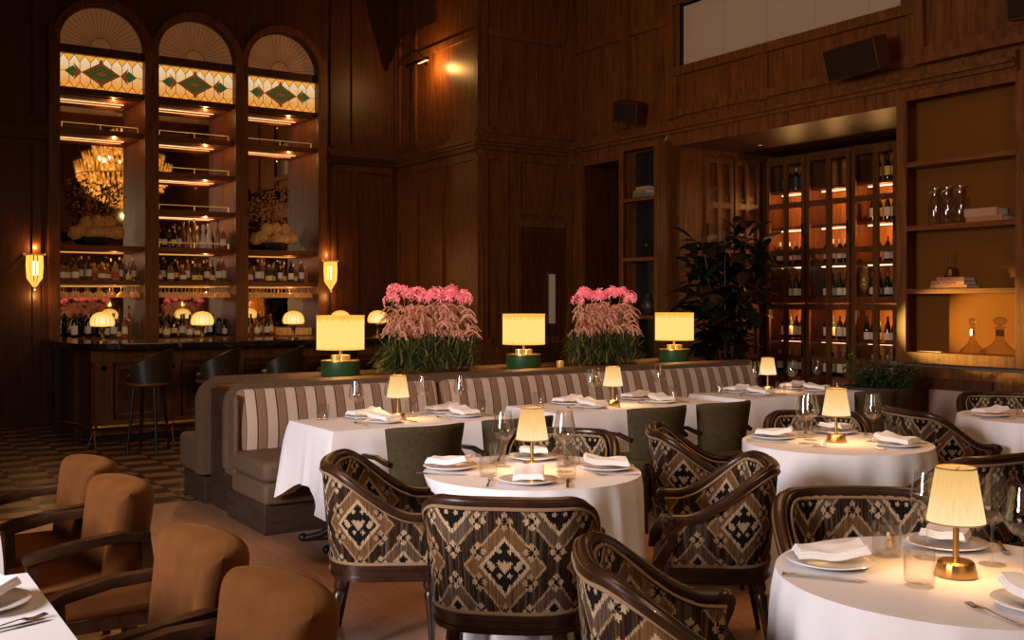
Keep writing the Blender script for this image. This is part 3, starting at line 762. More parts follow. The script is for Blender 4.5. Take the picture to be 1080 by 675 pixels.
# bar stools
st_ = thing('bar_stool', '', 'bar stool')
b = MB().lathe([(0, .665), (.205, .665), (.215, .675), (.215, .695), (.205, .70), (0, .70)], n=32); b.build('seat_ring', 'walnut_h', st_, smooth=40)
MB().lathe([(0, .70), (.19, .70), (.212, .715), (.218, .74), (.205, .77), (.15, .785), (0, .79)], n=32).build('seat_cushion', 'bar_leather', st_, smooth=60)
rows = []; ns = 24
def stoolback(rin):
    R_ = []
    for j in range(9):
        v_ = j/8; row_ = []
        for i in range(ns+1):
            a = rad(-115+230*i/ns); top = .80+.235*(cos(a/2*1.32)**1.2 if abs(a) < rad(130) else 0)
            z = .70+(top-.70)*v_; rr = .222+.03*v_-(.042 if rin else 0)*min(1, (1-v_)*3+.25) 
            row_.append((rr*sin(a), -rr*cos(a), z))
        R_.append(row_)
    return R_
o_, i_ = stoolback(0), stoolback(1)
b = MB(); b.grid(o_); b.grid(i_, flip=True); b.grid([o_[-1], i_[-1]]); b.grid([[r[0] for r in o_], [r[0] for r in i_]]); b.grid([[r[-1] for r in i_], [r[-1] for r in o_]])
b.build('backrest', 'bar_leather', st_, smooth=55)
for k in range(4):
    a = PI/4+k*PI/2
    MB().tube([(.15*cos(a), .15*sin(a), .67), (.215*cos(a), .215*sin(a), 0)], n=8, rs=[.016, .013]).build('leg', 'black_metal', st_, smooth=50)
MB().tube([(.195*cos(2*PI*i/32), .195*sin(2*PI*i/32), .24) for i in range(32)], .009, 6, closed=True).build('foot_ring', 'brass_dark', st_, smooth=50)
SP = Proto(st_)
for i, (x, lab) in enumerate(((2.76, 'dark leather swivel bar stool nearest the left end of the bar'), (3.46, 'dark leather bar stool, second from the left end of the bar'), (4.17, 'dark leather bar stool, third from the left end, seen above the banquette'), (4.82, 'dark leather bar stool mostly behind the green based lamp on the banquette'), (5.5, 'dark leather bar stool beside the taller pink flower arrangement'))):
    SP.put((x, 10.88, 0), rad(52+i*2), lab, 'bar stools along the counter')
ct = thing('side_table', 'small round brass topped side table between the stools and the banquette', 'table', (3.12, 10.0, 0))
MB().lathe([(0, .58), (.13, .58), (.135, .59), (.13, .60), (0, .60)], n=24).build('table_top', 'brass_lit', ct, smooth=40)
MB().lathe([(.012, .02), (.012, .58)], n=10).build('pole', 'black_metal', ct, smooth=40); MB().lathe([(0, 0), (.11, 0), (.11, .012), (.012, .025)], n=24).build('base', 'black_metal', ct, smooth=40)

# mushroom lamps on the bar
ml = thing('mushroom_lamp', '', 'lamp')
MB().lathe([(0, 0), (.065, 0), (.065, .012), (.03, .02), (.022, .03), (.022, .12), (.034, .14), (.034, .17), (0, .17)], n=20).build('base', 'brass_dark', ml, smooth=40)
prof = [(.02, .17), (.112, .175), (.124, .19), (.128, .22), (.118, .265), (.095, .30), (.055, .325), (0, .335)]
MB().lathe(prof, n=128, flute=.035, nf=16).build('lamp_shade', 'globe', ml, smooth=60)
LP = Proto(ml)
for i, (x, y, lab) in enumerate(((2.53, 11.9, 'fluted glowing mushroom lamp at the left end of the bar top'), (3.62, 11.9, 'fluted mushroom lamp on the bar in front of the middle arched bay'), (4.72, 11.9, 'fluted mushroom lamp on the bar in front of the right arched bay'), (5.42, 12.1, 'mushroom lamp on the bar just above the first green based table lamp'), (5.82, 11.85, 'mushroom lamp on the bar between the green based lamp and the pink flowers'))):
    LP.put((x, y, 1.07), i*.3, lab, 'mushroom lamps on the bar')
    light('POINT', 'bar_lamp_light', (x, y-.0, 1.07+.40), 5, (1, .5, .16), 0)
# wall sconces
sx = thing('wall_sconce', '', 'wall sconce')
MB().box(-.05, .05, -.012, 0, -.16, .16).build('back_plate', 'brass', sx, bevel=.004)
b = MB()
for k in range(7):
    a = rad(-90+180*k/6); c_, s_ = cos(a)*.075, sin(a)*.085
    b.tube([(s_*.95, -.015-c_*.9, .15), (s_, -.015-c_, .02), (s_*.9, -.015-c_*.9, -.12), (s_*.15, -.03, -.24)], n=6, rs=[.015, .016, .014, .003])
b.build('glass_rods', 'sconce_glass', sx, smooth=60)
MB().lathe([(0, -.10), (.028, -.08), (.03, .07), (0, .09)], cy=-.05, n=14).build('bulb', 'sconce_core', sx, smooth=60)
b = MB().tube([(.11*sin(rad(-90+180*i/14)), -.01-.09*cos(rad(-90+180*i/14)), .16) for i in range(15)], .008, 6)
for s_ in (-1, 1): b.ball((s_*.115, -.01, .165), .016)
b.build('crown_band', 'brass_lit', sx, smooth=50)
MB().ball((0, -.035, -.26), .018).build('finial', 'brass_lit', sx, smooth=60)
XP = Proto(sx)
XP.put((2.13, YW-.001, 1.92), 0, 'glowing glass rod wall sconce on the panelling left of the arches'); XP.put((5.95, YW-.061, 1.92), 0, 'glowing glass rod wall sconce on the pillar right of the arches')
for x, yy in ((2.13, YW), (5.95, YW-.06)):
    light('POINT', 'sconce_light', (x, yy-.07, 2.17), 4, (1, .5, .15), 0); light('POINT', 'sconce_light', (x, yy-.16, 1.58), 3, (1, .5, .15), 0)

# ------------------------------------------------------------------ banquettes
BX, BXE = 2.36, 7.62
def rounded_end(y0, y1, z0, z1, x0, x1, r, name, mat, parent, bev=.03):
    return P(MB().box(x0, x1, y0, y1, z0, z1), name, mat, parent, bevel=bev, seg=4)
bq = thing('banquette', 'long banquette with striped back and taupe leather seat facing the tables', 'banquette', (5, 6.8, 0))
rounded_end(6.49, 7.24, 0, .20, BX+.02, BXE, 0, 'plinth', 'plinth_wood', bq, .004)
rounded_end(6.44, 7.1, .20, .345, BX-.0, BXE, 0, 'seat_base', 'taupe', bq, .03)
rounded_end(6.43, 7.1, .345, .485, BX-.01, BXE, 0, 'seat_cushion', 'taupe', bq, .045)
# striped back: pillow profile extruded, rounded top and left end
b = MB(); nx = 60; prof = []
for j in range(15):
    v_ = j/14; z = .47+.405*v_
    y = 7.04+.05*v_-.035*sin(PI*v_)
    prof.append((y, z))
prof += [(7.10, .893), (7.14, .90), (7.19, .895), (7.2, .88)]
def backgrid(x0, x1, rr=.07):
    rows = []
    xs_ = [x0+rr*(1-cos(PI/2*i/6)) for i in range(7)]+[x0+rr+(x1-x0-2*rr)*i/12 for i in range(1, 12)]+[x1-rr*(1-cos(PI/2*i/6)) for i in range(6, -1, -1)]
    for x in xs_:
        e = min(x-x0, x1-x); k = math.sqrt(max(0, 1-((rr-min(e, rr))/rr)**2))
        rows.append([(x, 7.2-(7.2-y)*k if k < 1 else y, .47+(z-.47)*(.93+.07*k)) for y, z in prof])
    return rows
for i, (xa, xb) in enumerate(((BX+.03, 4.02), (4.025, 5.78), (5.785, 7.56))):
    b = MB(); b.grid(backgrid(xa, xb)); P(b, 'striped_back', 'stripe', bq, smooth=70)
P(MB().box(BX, BX+.04, 7.03, 7.25, .30, .87), 'end_panel', 'taupe', bq, bevel=.02, seg=3)
# curved leather top roll
b = MB(); b.tube([(BX+.015, 7.195, .35), *[(BX+.015+.14*(1-cos(PI/2*k/8)), 7.195, .775+.14*sin(PI/2*k/8)) for k in range(9)], *[(BXE-.14*(1-cos(PI/2*k/8)), 7.195, .775+.14*sin(PI/2*k/8)) for k in range(8, -1, -1)], (BXE, 7.195, .35)], prof=[(-.035, -.06), (.02, -.06), (.035, -.02), (.035, .04), (.02, .06), (-.035, .06)], up=(0, 1, 0))
P(b, 'leather_roll', 'taupe', bq, smooth=50)
bq2 = thing('banquette', 'taupe leather banquette backing onto the striped one and facing the bar', 'banquette', (5, 8.1, 0))
rounded_end(7.76, 8.30, 0, .20, BX+.02, BXE, 0, 'plinth', 'plinth_wood', bq2, .004)
rounded_end(7.80, 8.38, .20, .485, BX-.0, BXE, 0, 'seat_cushion', 'taupe', bq2, .045)
b = MB(); b.tube([(BX+.03, 7.86, .22), *[(BX+.03+.14*(1-cos(PI/2*k/8)), 7.86, .76+.14*sin(PI/2*k/8)) for k in range(9)], *[(BXE-.03-.14*(1-cos(PI/2*k/8)), 7.86, .76+.14*sin(PI/2*k/8)) for k in range(8, -1, -1)], (BXE-.03, 7.86, .22)], prof=[(-.04, -.10), (.03, -.10), (.05, 0), (.03, .08), (-.04, .08)], up=(0, 1, 0))
P(b, 'backrest_edge', 'taupe', bq2, smooth=50)
P(MB().box(BX+.03, BXE-.03, 7.80, 7.93, .3, .89), 'backrest', 'taupe', bq2, bevel=.03)
lg = thing('console_ledge', 'dark wood ledge between the two banquettes, carrying lamps and flowers', 'ledge', (5, 7.5, 0))
P(MB().box(BX+.06, BXE-.02, 7.27, 7.74, .0, .87), 'core_panel', 'plinth_wood', lg)
P(MB().box(BX+.10, BXE, 7.262, 7.745, .87, .90), 'ledge_top', 'walnut_h', lg, bevel=.006)

# ------------------------------------------------------------------ ledge lamps
dl = thing('drum_lamp', '', 'lamp')
MB().lathe([(0, 0), (.145, 0), (.15, .006), (.15, .148), (.145, .152)], n=40).build('base', 'green_leather', dl, smooth=40)
MB().lathe([(0, .150), (.152, .150), (.152, .158), (0, .158)], n=40).build('base_plate', 'brass', dl, smooth=40)
MB().lathe([(0, .158), (.072, .158), (.072, .198), (0, .198)], n=96, flute=.03, nf=24).build('fluted_collar', 'brass_lit', dl, smooth=30)
MB().lathe([(.014, .198), (.014, .27)], n=12).build('stem', 'brass', dl, smooth=40)
MB().lathe([(.185, .245), (.185, .505)], n=48, cap=False, uvh=True).build('lamp_shade', 'glow_shade', dl, smooth=60)
for z_ in (.505, .245): MB().tube([(.186*cos(2*PI*i/48), .186*sin(2*PI*i/48), z_) for i in range(48)], .003, 5, closed=True).build('shade_trim', 'glow_shade', dl)
DP = Proto(dl)
for (x, lab) in ((3.37, 'drum lamp with green base at the left end of the ledge'), (5.10, 'drum lamp with green base on the ledge between the two pink flower arrangements'), (6.86, 'drum lamp with green base on the ledge in front of the dark rubber plant')):
    DP.put((x, 7.52, .90), 0, lab)
    light('POINT', 'drum_lamp_light', (x, 7.52, .90+.37), 16, (1, .5, .16), .06)
# votive on the ledge
vt = thing('votive', 'small amber glass votive on the ledge beside the smaller flower arrangement', 'candle holder', (5.42, 7.42, .902))
MB().lathe([(0, 0), (.028, 0), (.03, .005), (.032, .09), (.029, .09), (.027, .008), (0, .008)], n=20).build('glass_cup', 'brass_lit', vt, smooth=40)
MB().lathe([(0, .009), (.024, .009), (.024, .05), (0, .05)], n=14).build('wax', 'globe', vt, smooth=40)

# ------------------------------------------------------------------ pink arrangements
def arrangement(x, label, L, seed, nb):
    random.seed(seed)
    r = thing('flower_arrangement', label, 'flowers', (x, 7.50, .90))
    MB().box(-L*.42, L*.42, -.07, .07, 0, .05).build('trough', 'brass_dark', r, bevel=.006)
    b = MB().mat('foliage')
    for k in range(int(2600*L)):
        cx_ = random.uniform(-L*.5, L*.5); e = abs(cx_)/(L*.5)
        z0_ = random.uniform(.03, .26); a = random.uniform(0, 2*PI); el = random.uniform(-.5, 1.3)
        if e > .6: a = (0 if cx_ > 0 else PI)+random.uniform(-1.3, 1.3)
        dv = Vector((cos(a)*cos(el), sin(a)*cos(el)*.55, sin(el))); ln = random.uniform(.10, .20)
        p0 = Vector((cx_*.90, random.uniform(-.09, .09), z0_)); p1 = p0+dv*ln*.6; p2 = p0+dv*ln+Vector((0, 0, -.02))
        sd = dv.cross(Vector((0, 0, 1))); sd.normalize(); sd *= .0042
        if p2.z < .012 or p1.z < .012: continue
        b.mat('foliage' if random.random() < .6 else 'foliage_lit'); b.poly([tuple(p0-sd*.6), tuple(p1-sd), tuple(p2), tuple(p1+sd), tuple(p0+sd*.6)])
    b.build('foliage', None, r)
    npl = int(24*L/.8)
    b = MB()
    for k in range(npl*11):
        cx_ = random.uniform(-L*.40, L*.40); y_ = random.uniform(-.07, .07)
        p = Vector((cx_, y_, random.uniform(.34, .58)-.04*abs(cx_)/(L*.4))); a = random.uniform(0, 2*PI); pts = []; rs = []
        outw = (cx_/(L*.4))
        for q_ in range(7):
            t_ = q_/6
            pts.append(tuple(p)); rs.append(.0075*(1-.75*t_)+.002)
            p = p+Vector((.014*cos(a)+.009*outw, .012*sin(a)-.005, .022-.060*t_)); a += random.uniform(-.35, .35)
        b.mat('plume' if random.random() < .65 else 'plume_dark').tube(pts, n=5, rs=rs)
        for q_ in range(1, 7):
            pp = Vector(pts[q_])
            for h_ in range(3):
                o_ = Vector((random.uniform(-1, 1), random.uniform(-1, 1), random.uniform(-.6, 1)))*.017
                b.poly([tuple(pp+Vector((0, 0, .004))), tuple(pp+o_), tuple(pp-Vector((.003, 0, .003)))])
    b.build('amaranth_plumes', None, r, smooth=70)
    b = MB(); tops = []
    for k in range(nb):
        x_ = -L*.42+L*.84*k/(nb-1)+random.uniform(-.015, .015); z_ = .665+random.uniform(-.02, .03)-(.04 if k in (0, nb-1) else 0); y_ = random.uniform(-.07, .07)
        tops.append((x_, y_, z_)); b.tube([(x_*.86, y_*.6, .2), (x_*.95, y_*.9, .45), (x_, y_, z_-.01)], .004, 5)
    b.build('flower_stems', 'stem_green', r, smooth=60)
    for (x_, y_, z_) in tops:
        b = MB()
        for f_ in range(9):
            a = random.uniform(0, 2*PI); el = random.uniform(-.25, 1.1)
            d_ = Vector((cos(a)*cos(el), sin(a)*cos(el), sin(el))); c_ = Vector((x_, y_, z_))+d_*random.uniform(.03, .065)
            b.mat('stem_green').tube([(x_, y_, z_), tuple(c_)], .0018, 3)
            u_ = d_.orthogonal().normalized(); w_ = d_.cross(u_)
            for q_ in range(6):
                aa = PI/3*q_+random.uniform(-.2, .2); e_ = (u_*cos(aa)+w_*sin(aa)); t2 = d_.cross(e_)*.0050
                p1 = c_+e_*.018+d_*.012; p2 = c_+e_*.034+d_*.010; p3 = c_+e_*.046-d_*.004
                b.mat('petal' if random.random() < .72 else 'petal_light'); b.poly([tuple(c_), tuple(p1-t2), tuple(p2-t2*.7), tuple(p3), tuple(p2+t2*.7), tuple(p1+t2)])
        b.build('nerine_flower_head', None, r)
arrangement(4.15, 'larger arrangement of pink nerines, dusty plumes and spiky greenery left of the middle drum lamp', .86, 11, 13)
arrangement(5.98, 'smaller arrangement of pink nerines, dusty plumes and spiky greenery right of the middle drum lamp', .78, 12, 12)

# ------------------------------------------------------------------ tables
DENT = {}
def cloth_round(name, label, cx, cy, R, seed, drop=.745):
    random.seed(seed); b = MB(); n = 160; rows = []
    ph = [random.uniform(0, 2*PI) for _ in range(5)]
    for k in range(6): rows.append([(R*k/5.*cos(2*PI*i/n), R*k/5.*sin(2*PI*i/n), .752) for i in range(n)])
    rows = rows[1:]
    for j in range(15):
        t_ = j/14; row_ = []
        for i in range(n):
            a = 2*PI*i/n
            wv = .55*(1-2*abs(sin(8*a+ph[0]+.7*sin(3*a+ph[1]))))*(.6+.4*sin(4*a+ph[4]))+.30*sin(13*a+ph[2]+.8*sin(2*a))+.22*sin(23*a+ph[3]+sin(5*a))
            rr = R+.012*min(1, t_*12)+t_*.030+.085*wv*min(1, t_*1.8)
            z = .752-.006*(1-cos(min(1, t_*10)*PI/2))-drop*t_
            for (px, py) in CH[seed]:
                dx, dy = px-cx, py-cy; D_ = math.hypot(dx, dy); ac = math.atan2(dy, dx); p_ = rr*cos(a-ac); l_ = rr*sin(a-ac); lim = D_-.275
                if p_ > lim and p_ > 0 and abs(l_) < .46:
                    k_ = sm(.46, .345, abs(l_))*sm(.715, .66, z); rr *= 1-(1-lim/p_)*k_
            row_.append((rr*cos(a), rr*sin(a), max(.004, z)))
        rows.append(row_)
    b.grid(rows, closed=True); b.face([i for i in range(n)])
    o = b.build(name, 'linen', None, smooth=60, loc=(cx, cy, 0)); return tag(o, label, 'tablecloth')
def cloth_square(name, label, x0, x1, y0, y1, seed, drop=.36, flare=.10):
    random.seed(seed); b = MB(); cx, cy = (x0+x1)/2, (y0+y1)/2; hw, hh = (x1-x0)/2, (y1-y0)/2
    per = []; n = 28
    for (ax, ay, bx_, by) in ((-1, -1, 1, -1), (1, -1, 1, 1), (1, 1, -1, 1), (-1, 1, -1, -1)):
        for i in range(n): t_ = i/n; per.append(((ax+(bx_-ax)*t_)*hw, (ay+(by-ay)*t_)*hh))
    rows = []; m = 12
    for j in range(m+1):
        t_ = j/m; row_ = []
        for k, (px, py) in enumerate(per):
            i = k % n; side = k//n; e = min(i, n-i)/n*2   # 0 at corner 1 mid
            ln = (hw if side % 2 == 0 else hh)*2; dc = e*ln/2
            cor = max(0, 1-dc/.30)
            L_ = drop+cor**1.5*.14*drop/.36
            nrm = ((0, -1), (1, 0), (0, 1), (-1, 0))[side]
            if i == 0:
                pn = ((0, -1), (1, 0), (0, 1), (-1, 0))[side-1]; nrm = (nrm[0]*.71+pn[0]*.71, nrm[1]*.71+pn[1]*.71)
            wv = sin(dc*24+seed*1.7+side)*.5+.5
            out = (.012*min(1, t_*8)+t_*(.02+flare*cor**1.3+.028*wv*(1-cor))-(.03*t_*sin(PI*min(1, dc/.22)) if dc < .22 else 0))
            if side == 2 and hw > .55: out = min(out, .014+.02*t_)
            row_.append((px+nrm[0]*out, min(py+nrm[1]*out, hh+.034) if hw > .55 else py+nrm[1]*out, max(.004, .752-L_*t_)))
        rows.append(row_)
    b.grid(rows, closed=True); b.face(range(4*n))
    o = b.build(name, 'linen', None, smooth=60, loc=(cx, cy, 0)); return tag(o, label, 'tablecloth')
def round_table(cx, cy, R, label, clabel, seed):
    t_ = thing('round_table', label, 'table', (cx, cy, 0))
    MB().lathe([(0, .722), (R-.05, .722), (R-.045, .735), (R-.05, .748), (0, .748)], n=48).build('tabletop', 'walnut_dark', t_, smooth=40)
    MB().lathe([(0, 0), (.22, 0), (.22, .02), (.05, .05), (.04, .3), (.04, .72), (0, .72)], n=24).build('pedestal', 'black_metal', t_, smooth=40)
    cloth_round('tablecloth', clabel, cx, cy, R, seed)
def square_table(x0, x1, y0, y1, label, clabel, seed, **kw):
    cx, cy = (x0+x1)/2, (y0+y1)/2; t_ = thing('dining_table', label, 'table', (cx, cy, 0))
    MB().box(x0-cx+.008, x1-cx-.008, y0-cy+.008, y1-cy-.008, .715, .745).build('tabletop', 'walnut_dark', t_)
    for s_ in (-1, 1):
        xx = s_*((x1-x0)/2-.22)
        b = MB().tube([(xx, 0, .04), (xx, 0, .715)], .032, 12)
        b.build('column', 'black_metal', t_, smooth=50)
        b = MB()
        for k in range(4):
            a = PI/4+k*PI/2; b.tube([(xx+.03*cos(a), .03*sin(a), .12), (xx+.15*cos(a), .15*sin(a), .05), (xx+.25*cos(a), .25*sin(a), .022)], n=8, rs=[.03, .022, .02]); b.ball((xx+.27*cos(a), .27*sin(a), .026), .026, sc_=(1.2, 1.2, 1))
        b.build('claw_foot', 'black_metal', t_, smooth=60)
    cloth_square('tablecloth', clabel, x0, x1, y0, y1, seed, **kw)
TM, TR, TF, TX = (2.67, 3.87), (4.60, 3.75), (2.64, 1.74), (6.73, 3.83)
CH = {1: [(2.10, 4.20), (2.165, 3.27), (3.20, 4.42), (3.29, 3.36)], 2: [(4.02, 4.22), (5.07, 4.26), (4.50, 2.93)], 3: [(1.98, 2.17), (3.06, 2.34)], 4: [(6.0, 4.10), (7.33, 4.42), (6.40, 3.12)]}
round_table(*TM, .49, 'round table under white linen at the centre, ringed by kilim armchairs', 'white linen cloth on the central round table', 1)
round_table(*TR, .50, 'round table under white linen between the central table and the far right one', 'white linen cloth on the middle right round table', 2)
round_table(*TF, .49, 'round table under white linen in the front right corner, closest to the viewer', 'white linen cloth on the front right round table', 3)
round_table(*TX, .50, 'round table under white linen at the far right before the inset wall panel', 'white linen cloth on the far right round table', 4)
square_table(2.50, 3.78, 5.68, 6.37, 'rectangular table before the left end of the striped banquette', 'white cloth with pointed hanging corners on the left banquette table', 5)
square_table(4.17, 5.72, 5.70, 6.37, 'rectangular table before the middle of the striped banquette', 'white cloth on the middle banquette table', 6, drop=.5)
square_table(5.98, 7.42, 5.74, 6.37, 'rectangular table before the right end of the striped banquette', 'white cloth on the right banquette table near the glazed wine cabinets', 7, drop=.34)
square_table(-.35, .48, 2.38, 3.21, 'square table in the bottom left corner beside brown velvet armchairs', 'white cloth on the bottom left corner table', 8, drop=.5, flare=.02)
square_table(-.35, .50, 3.95, 4.95, 'square table at the left edge before the two rear velvet armchairs', 'white cloth on the left edge table behind the corner one', 9, drop=.5, flare=.02)

# ------------------------------------------------------------------ table top items
tl = thing('table_lamp', '', 'lamp')
MB().lathe([(0, 0), (.052, 0), (.053, .004), (.046, .035), (.040, .040), (0, .040)], n=80, flute=.012, nf=20).build('base', 'brass', tl, smooth=30)
MB().lathe([(.008, .04), (.008, .15)], n=12).build('stem', 'brass', tl, smooth=40)
MB().lathe([(.073, .142), (.050, .284)], n=72, cap=False, uvh=True, flute=.012, nf=24).build('lamp_shade', 'pleat_shade', tl, smooth=40)
for r_, z_ in ((.051, .284), (.074, .142)): MB().tube([(r_*cos(2*PI*i/36), r_*sin(2*PI*i/36), z_) for i in range(36)], .0022, 5, closed=True).build('shade_trim', 'cap_gold', tl)
MB().tube([(-.049, 0, .278), (.049, 0, .278)], .002, 4).build('spider', 'cap_gold', tl)
TP = Proto(tl)
TZ = .7535
for (x, y, s_, lab) in ((TM[0], TM[1], 1, 'small pleated lamp on the central round table'), (TR[0], TR[1], 1.02, 'small pleated lamp on the middle right round table'), (TF[0], TF[1], 1.06, 'small pleated lamp on the front right round table, largest in view'),
                        (3.11, 6.04, 1, 'small pleated lamp on the left banquette table'), (4.85, 5.98, 1, 'small pleated lamp on the middle banquette table'), (6.70, 6.18, 1, 'small pleated lamp on the right banquette table')):
    TP.put((x, y, TZ), .4, lab, None, s_)
    light('POINT', 'table_lamp_light', (x, y, TZ+.19*s_), 4.2, (1, .52, .20), .03)
pl_ = thing('dinner_plate', '', 'plate')
MB().lathe([(0, .004), (.055, .002), (.07, 0), (.085, .006), (.123, .016), (.125, .018), (.122, .020), (.085, .011), (.065, .007), (0, .007)], n=48, cap=False).build('plate_dish', 'china', pl_, smooth=50)
MB().tube([(.124*cos(2*PI*i/48), .124*sin(2*PI*i/48), .018) for i in range(48)], .0016, 5, closed=True).build('rim', 'china', pl_, smooth=60)
PP = Proto(pl_)
nk = thing('napkin', '', 'napkin')
def napgrid(x0, x1, y0, y1, z0, lift, fold=0):
    rows = []
    for j in range(9):
        row_ = []
        for i in range(13):
            u, v_ = i/12, j/8
            row_.append((x0+(x1-x0)*u, y0+(y1-y0)*v_, z0+lift*(max(0, u-.35)*1.5)**2.2+.003*sin(u*9+v_*4)+.002*sin(v_*11)))
        rows.append(row_)
    return rows
b = MB()
for k, (z_, s_) in enumerate(((.016, 1.0), (.023, .97), (.030, .93))):
    g_ = napgrid(-.10*s_, .10*s_, -.065*s_, .065*s_, z_, .020); g2 = [[(x, y, z+.0072) for x, y, z in r_] for r_ in g_]
    b.grid(g_, flip=True); b.grid(g2); b.grid([g_[0], g2[0]]); b.grid([g2[-1], g_[-1]]); b.grid([[r_[0] for r_ in g2], [r_[0] for r_ in g_]]); b.grid([[r_[-1] for r_ in g_], [r_[-1] for r_ in g2]])
b.build('folded_linen', 'napkin', nk, smooth=50)
NP = Proto(nk)
fk = thing('fork', '', 'fork')
b = MB().tube([(0, -.095, .004), (0, -.02, .005), (0, .03, .009), (0, .045, .006)], prof=[(-.005, -.0012), (.005, -.0012), (.005, .0012), (-.005, .0012)], rs=[1.1, .6, .6, 1.2])
for k in range(4): b.tube([(-.009+.006*k, .042, .006), (-.009+.006*k, .07, .003), (-.009+.006*k, .098, .008)], .0016, 4)
b.box(-.011, .011, .040, .050, .0045, .0075); b.build('fork_body', 'steel', fk, smooth=40); FP = Proto(fk)
kn = thing('knife', '', 'knife')
MB().tube([(0, -.11, .005), (0, -.01, .005)], prof=[(-.006, -.003), (.006, -.003), (.006, .003), (-.006, .003)], rs=[1, .8]).build('handle', 'steel', kn, smooth=40)
MB().tube([(0, -.01, .005), (.002, .05, .004), (.003, .10, .004), (0, .115, .004)], prof=[(-.009, -.001), (.008, -.001), (.008, .001), (-.009, .001)], rs=[.6, 1, .9, .2]).build('blade', 'steel', kn, smooth=40); KP = Proto(kn)
WG = wineglass('wine_glass'); TU = tumbler('water_tumbler', r=.041, h=.10); TU2 = tumbler('ribbed_tumbler', r=.042, h=.10, ribs=1)
def setting(x, y, ang, where):
    """ang: direction the diner faces (towards table centre)"""
    PP.put((x, y, TZ), 0, 'white dinner plate %s' % where); NP.put((x, y, TZ+.0125), ang+random.uniform(-.35, .35), 'folded white napkin on the plate %s' % where)
    r = ang-PI/2
    c_, s_ = cos(r), sin(r)
    def loc(a, b_): return (x+a*c_-b_*s_, y+a*s_+b_*c_, TZ)
    FP.put(loc(-.165, -.02), r, 'steel fork left of the plate %s' % where); KP.put(loc(.165, -.01), r, 'steel knife right of the plate %s' % where)
def ang_to(x, y, c_): return math.atan2(c_[1]-y, c_[0]-x)
random.seed(3)
def rnd_set(Tc, items):
    for x, y, where in items: setting(x, y, ang_to(x, y, Tc), where)
rnd_set(TM, [(2.39, 4.12, 'at the left side of the central round table'), (2.48, 3.62, 'at the near side of the central round table'), (2.97, 3.71, 'at the right side of the central round table'), (2.87, 4.15, 'at the far side of the central round table')])
rnd_set(TR, [(4.42, 4.03, 'at the left side of the middle right round table'), (4.73, 3.46, 'on the near side of the middle right round table'), (4.90, 4.00, 'at the far side of the middle right round table')])
rnd_set(TF, [(2.44, 2.01, 'at the left side of the front right round table'), (2.54, 1.43, 'at the near side of the front right round table'), (2.92, 1.96, 'at the far side of the front right round table')])
rnd_set(TX, [(6.48, 4.02, 'at the left side of the far right round table'), (6.60, 3.52, 'at the near side of the far right round table')])
for tn, xs_, yn, yf in (('left', (2.95, 3.54), 5.92, 6.24), ('middle', (4.61, 5.27), 5.92, 6.24), ('right', (6.37, 7.05), 5.95, 6.24)):
    for i, x in enumerate(xs_):
        sd = ('left', 'right')[i]
        PP.put((x, yf-.02, TZ), 0, 'white dinner plate on the banquette side, %s seat of the %s banquette table' % (sd, tn)); NP.put((x, yf-.02, TZ+.0125), .1, 'folded napkin on the banquette side plate, %s seat of the %s banquette table' % (sd, tn))
        setting(x, yn, PI/2, 'at the %s chair of the %s banquette table' % (sd, tn))
PP.put((.32, 2.90, TZ), 0, 'white dinner plate on the bottom left corner table'); NP.put((.30, 2.90, TZ+.0125), .5, 'folded white napkin on the plate of the bottom left corner table')
FP.put((.36, 2.70, TZ), rad(-70), 'steel fork near the edge of the bottom left corner table'); KP.put((.34, 2.67, TZ), rad(-72), 'steel knife beside the fork on the bottom left corner table')
FP.put((.40, 3.06, TZ), rad(200), 'second steel fork behind the plate of the bottom left corner table')
for (x, y, lab) in ((2.74, 1.90, 'wine glass left of the lamp on the front right round table'), (2.74, 1.60, 'nearer of two wine glasses right of the lamp on the front right round table'), (2.83, 1.75, 'farther of two wine glasses right of the lamp on the front right round table'),
                    (4.40, 3.79, 'leftmost wine glass on the middle right round table'), (4.53, 3.87, 'wine glass just left of the lamp on the middle right round table'), (4.77, 3.64, 'wine glass right of the lamp on the middle right round table'),
                    (2.62, 4.03, 'wine glass left of the lamp on the central round table'), (2.77, 3.76, 'wine glass just right of the lamp on the central round table'), (2.86, 3.88, 'rightmost wine glass on the central round table'),
                    (2.83, 6.07, 'leftmost wine glass on the left banquette table'), (3.13, 6.17, 'wine glass beside the lamp on the left banquette table'), (3.38, 6.20, 'third wine glass from left on the left banquette table'), (3.62, 6.10, 'rightmost wine glass on the left banquette table'),
                    (4.77, 6.13, 'leftmost wine glass on the middle banquette table'), (4.90, 6.22, 'wine glass left of the lamp shade on the middle banquette table'), (5.50, 6.20, 'rightmost wine glass on the middle banquette table'),
                    (6.53, 6.17, 'leftmost wine glass on the right banquette table'), (6.80, 6.28, 'wine glass just left of the lamp on the right banquette table'), (6.91, 6.10, 'wine glass right of the lamp on the right banquette table'), (7.28, 6.14, 'rightmost wine glass on the right banquette table'),
                    (6.80, 3.84, 'wine glass on the far right round table at the picture edge')):
    WG.put((x, y, TZ), 0, lab, None, 1.12)
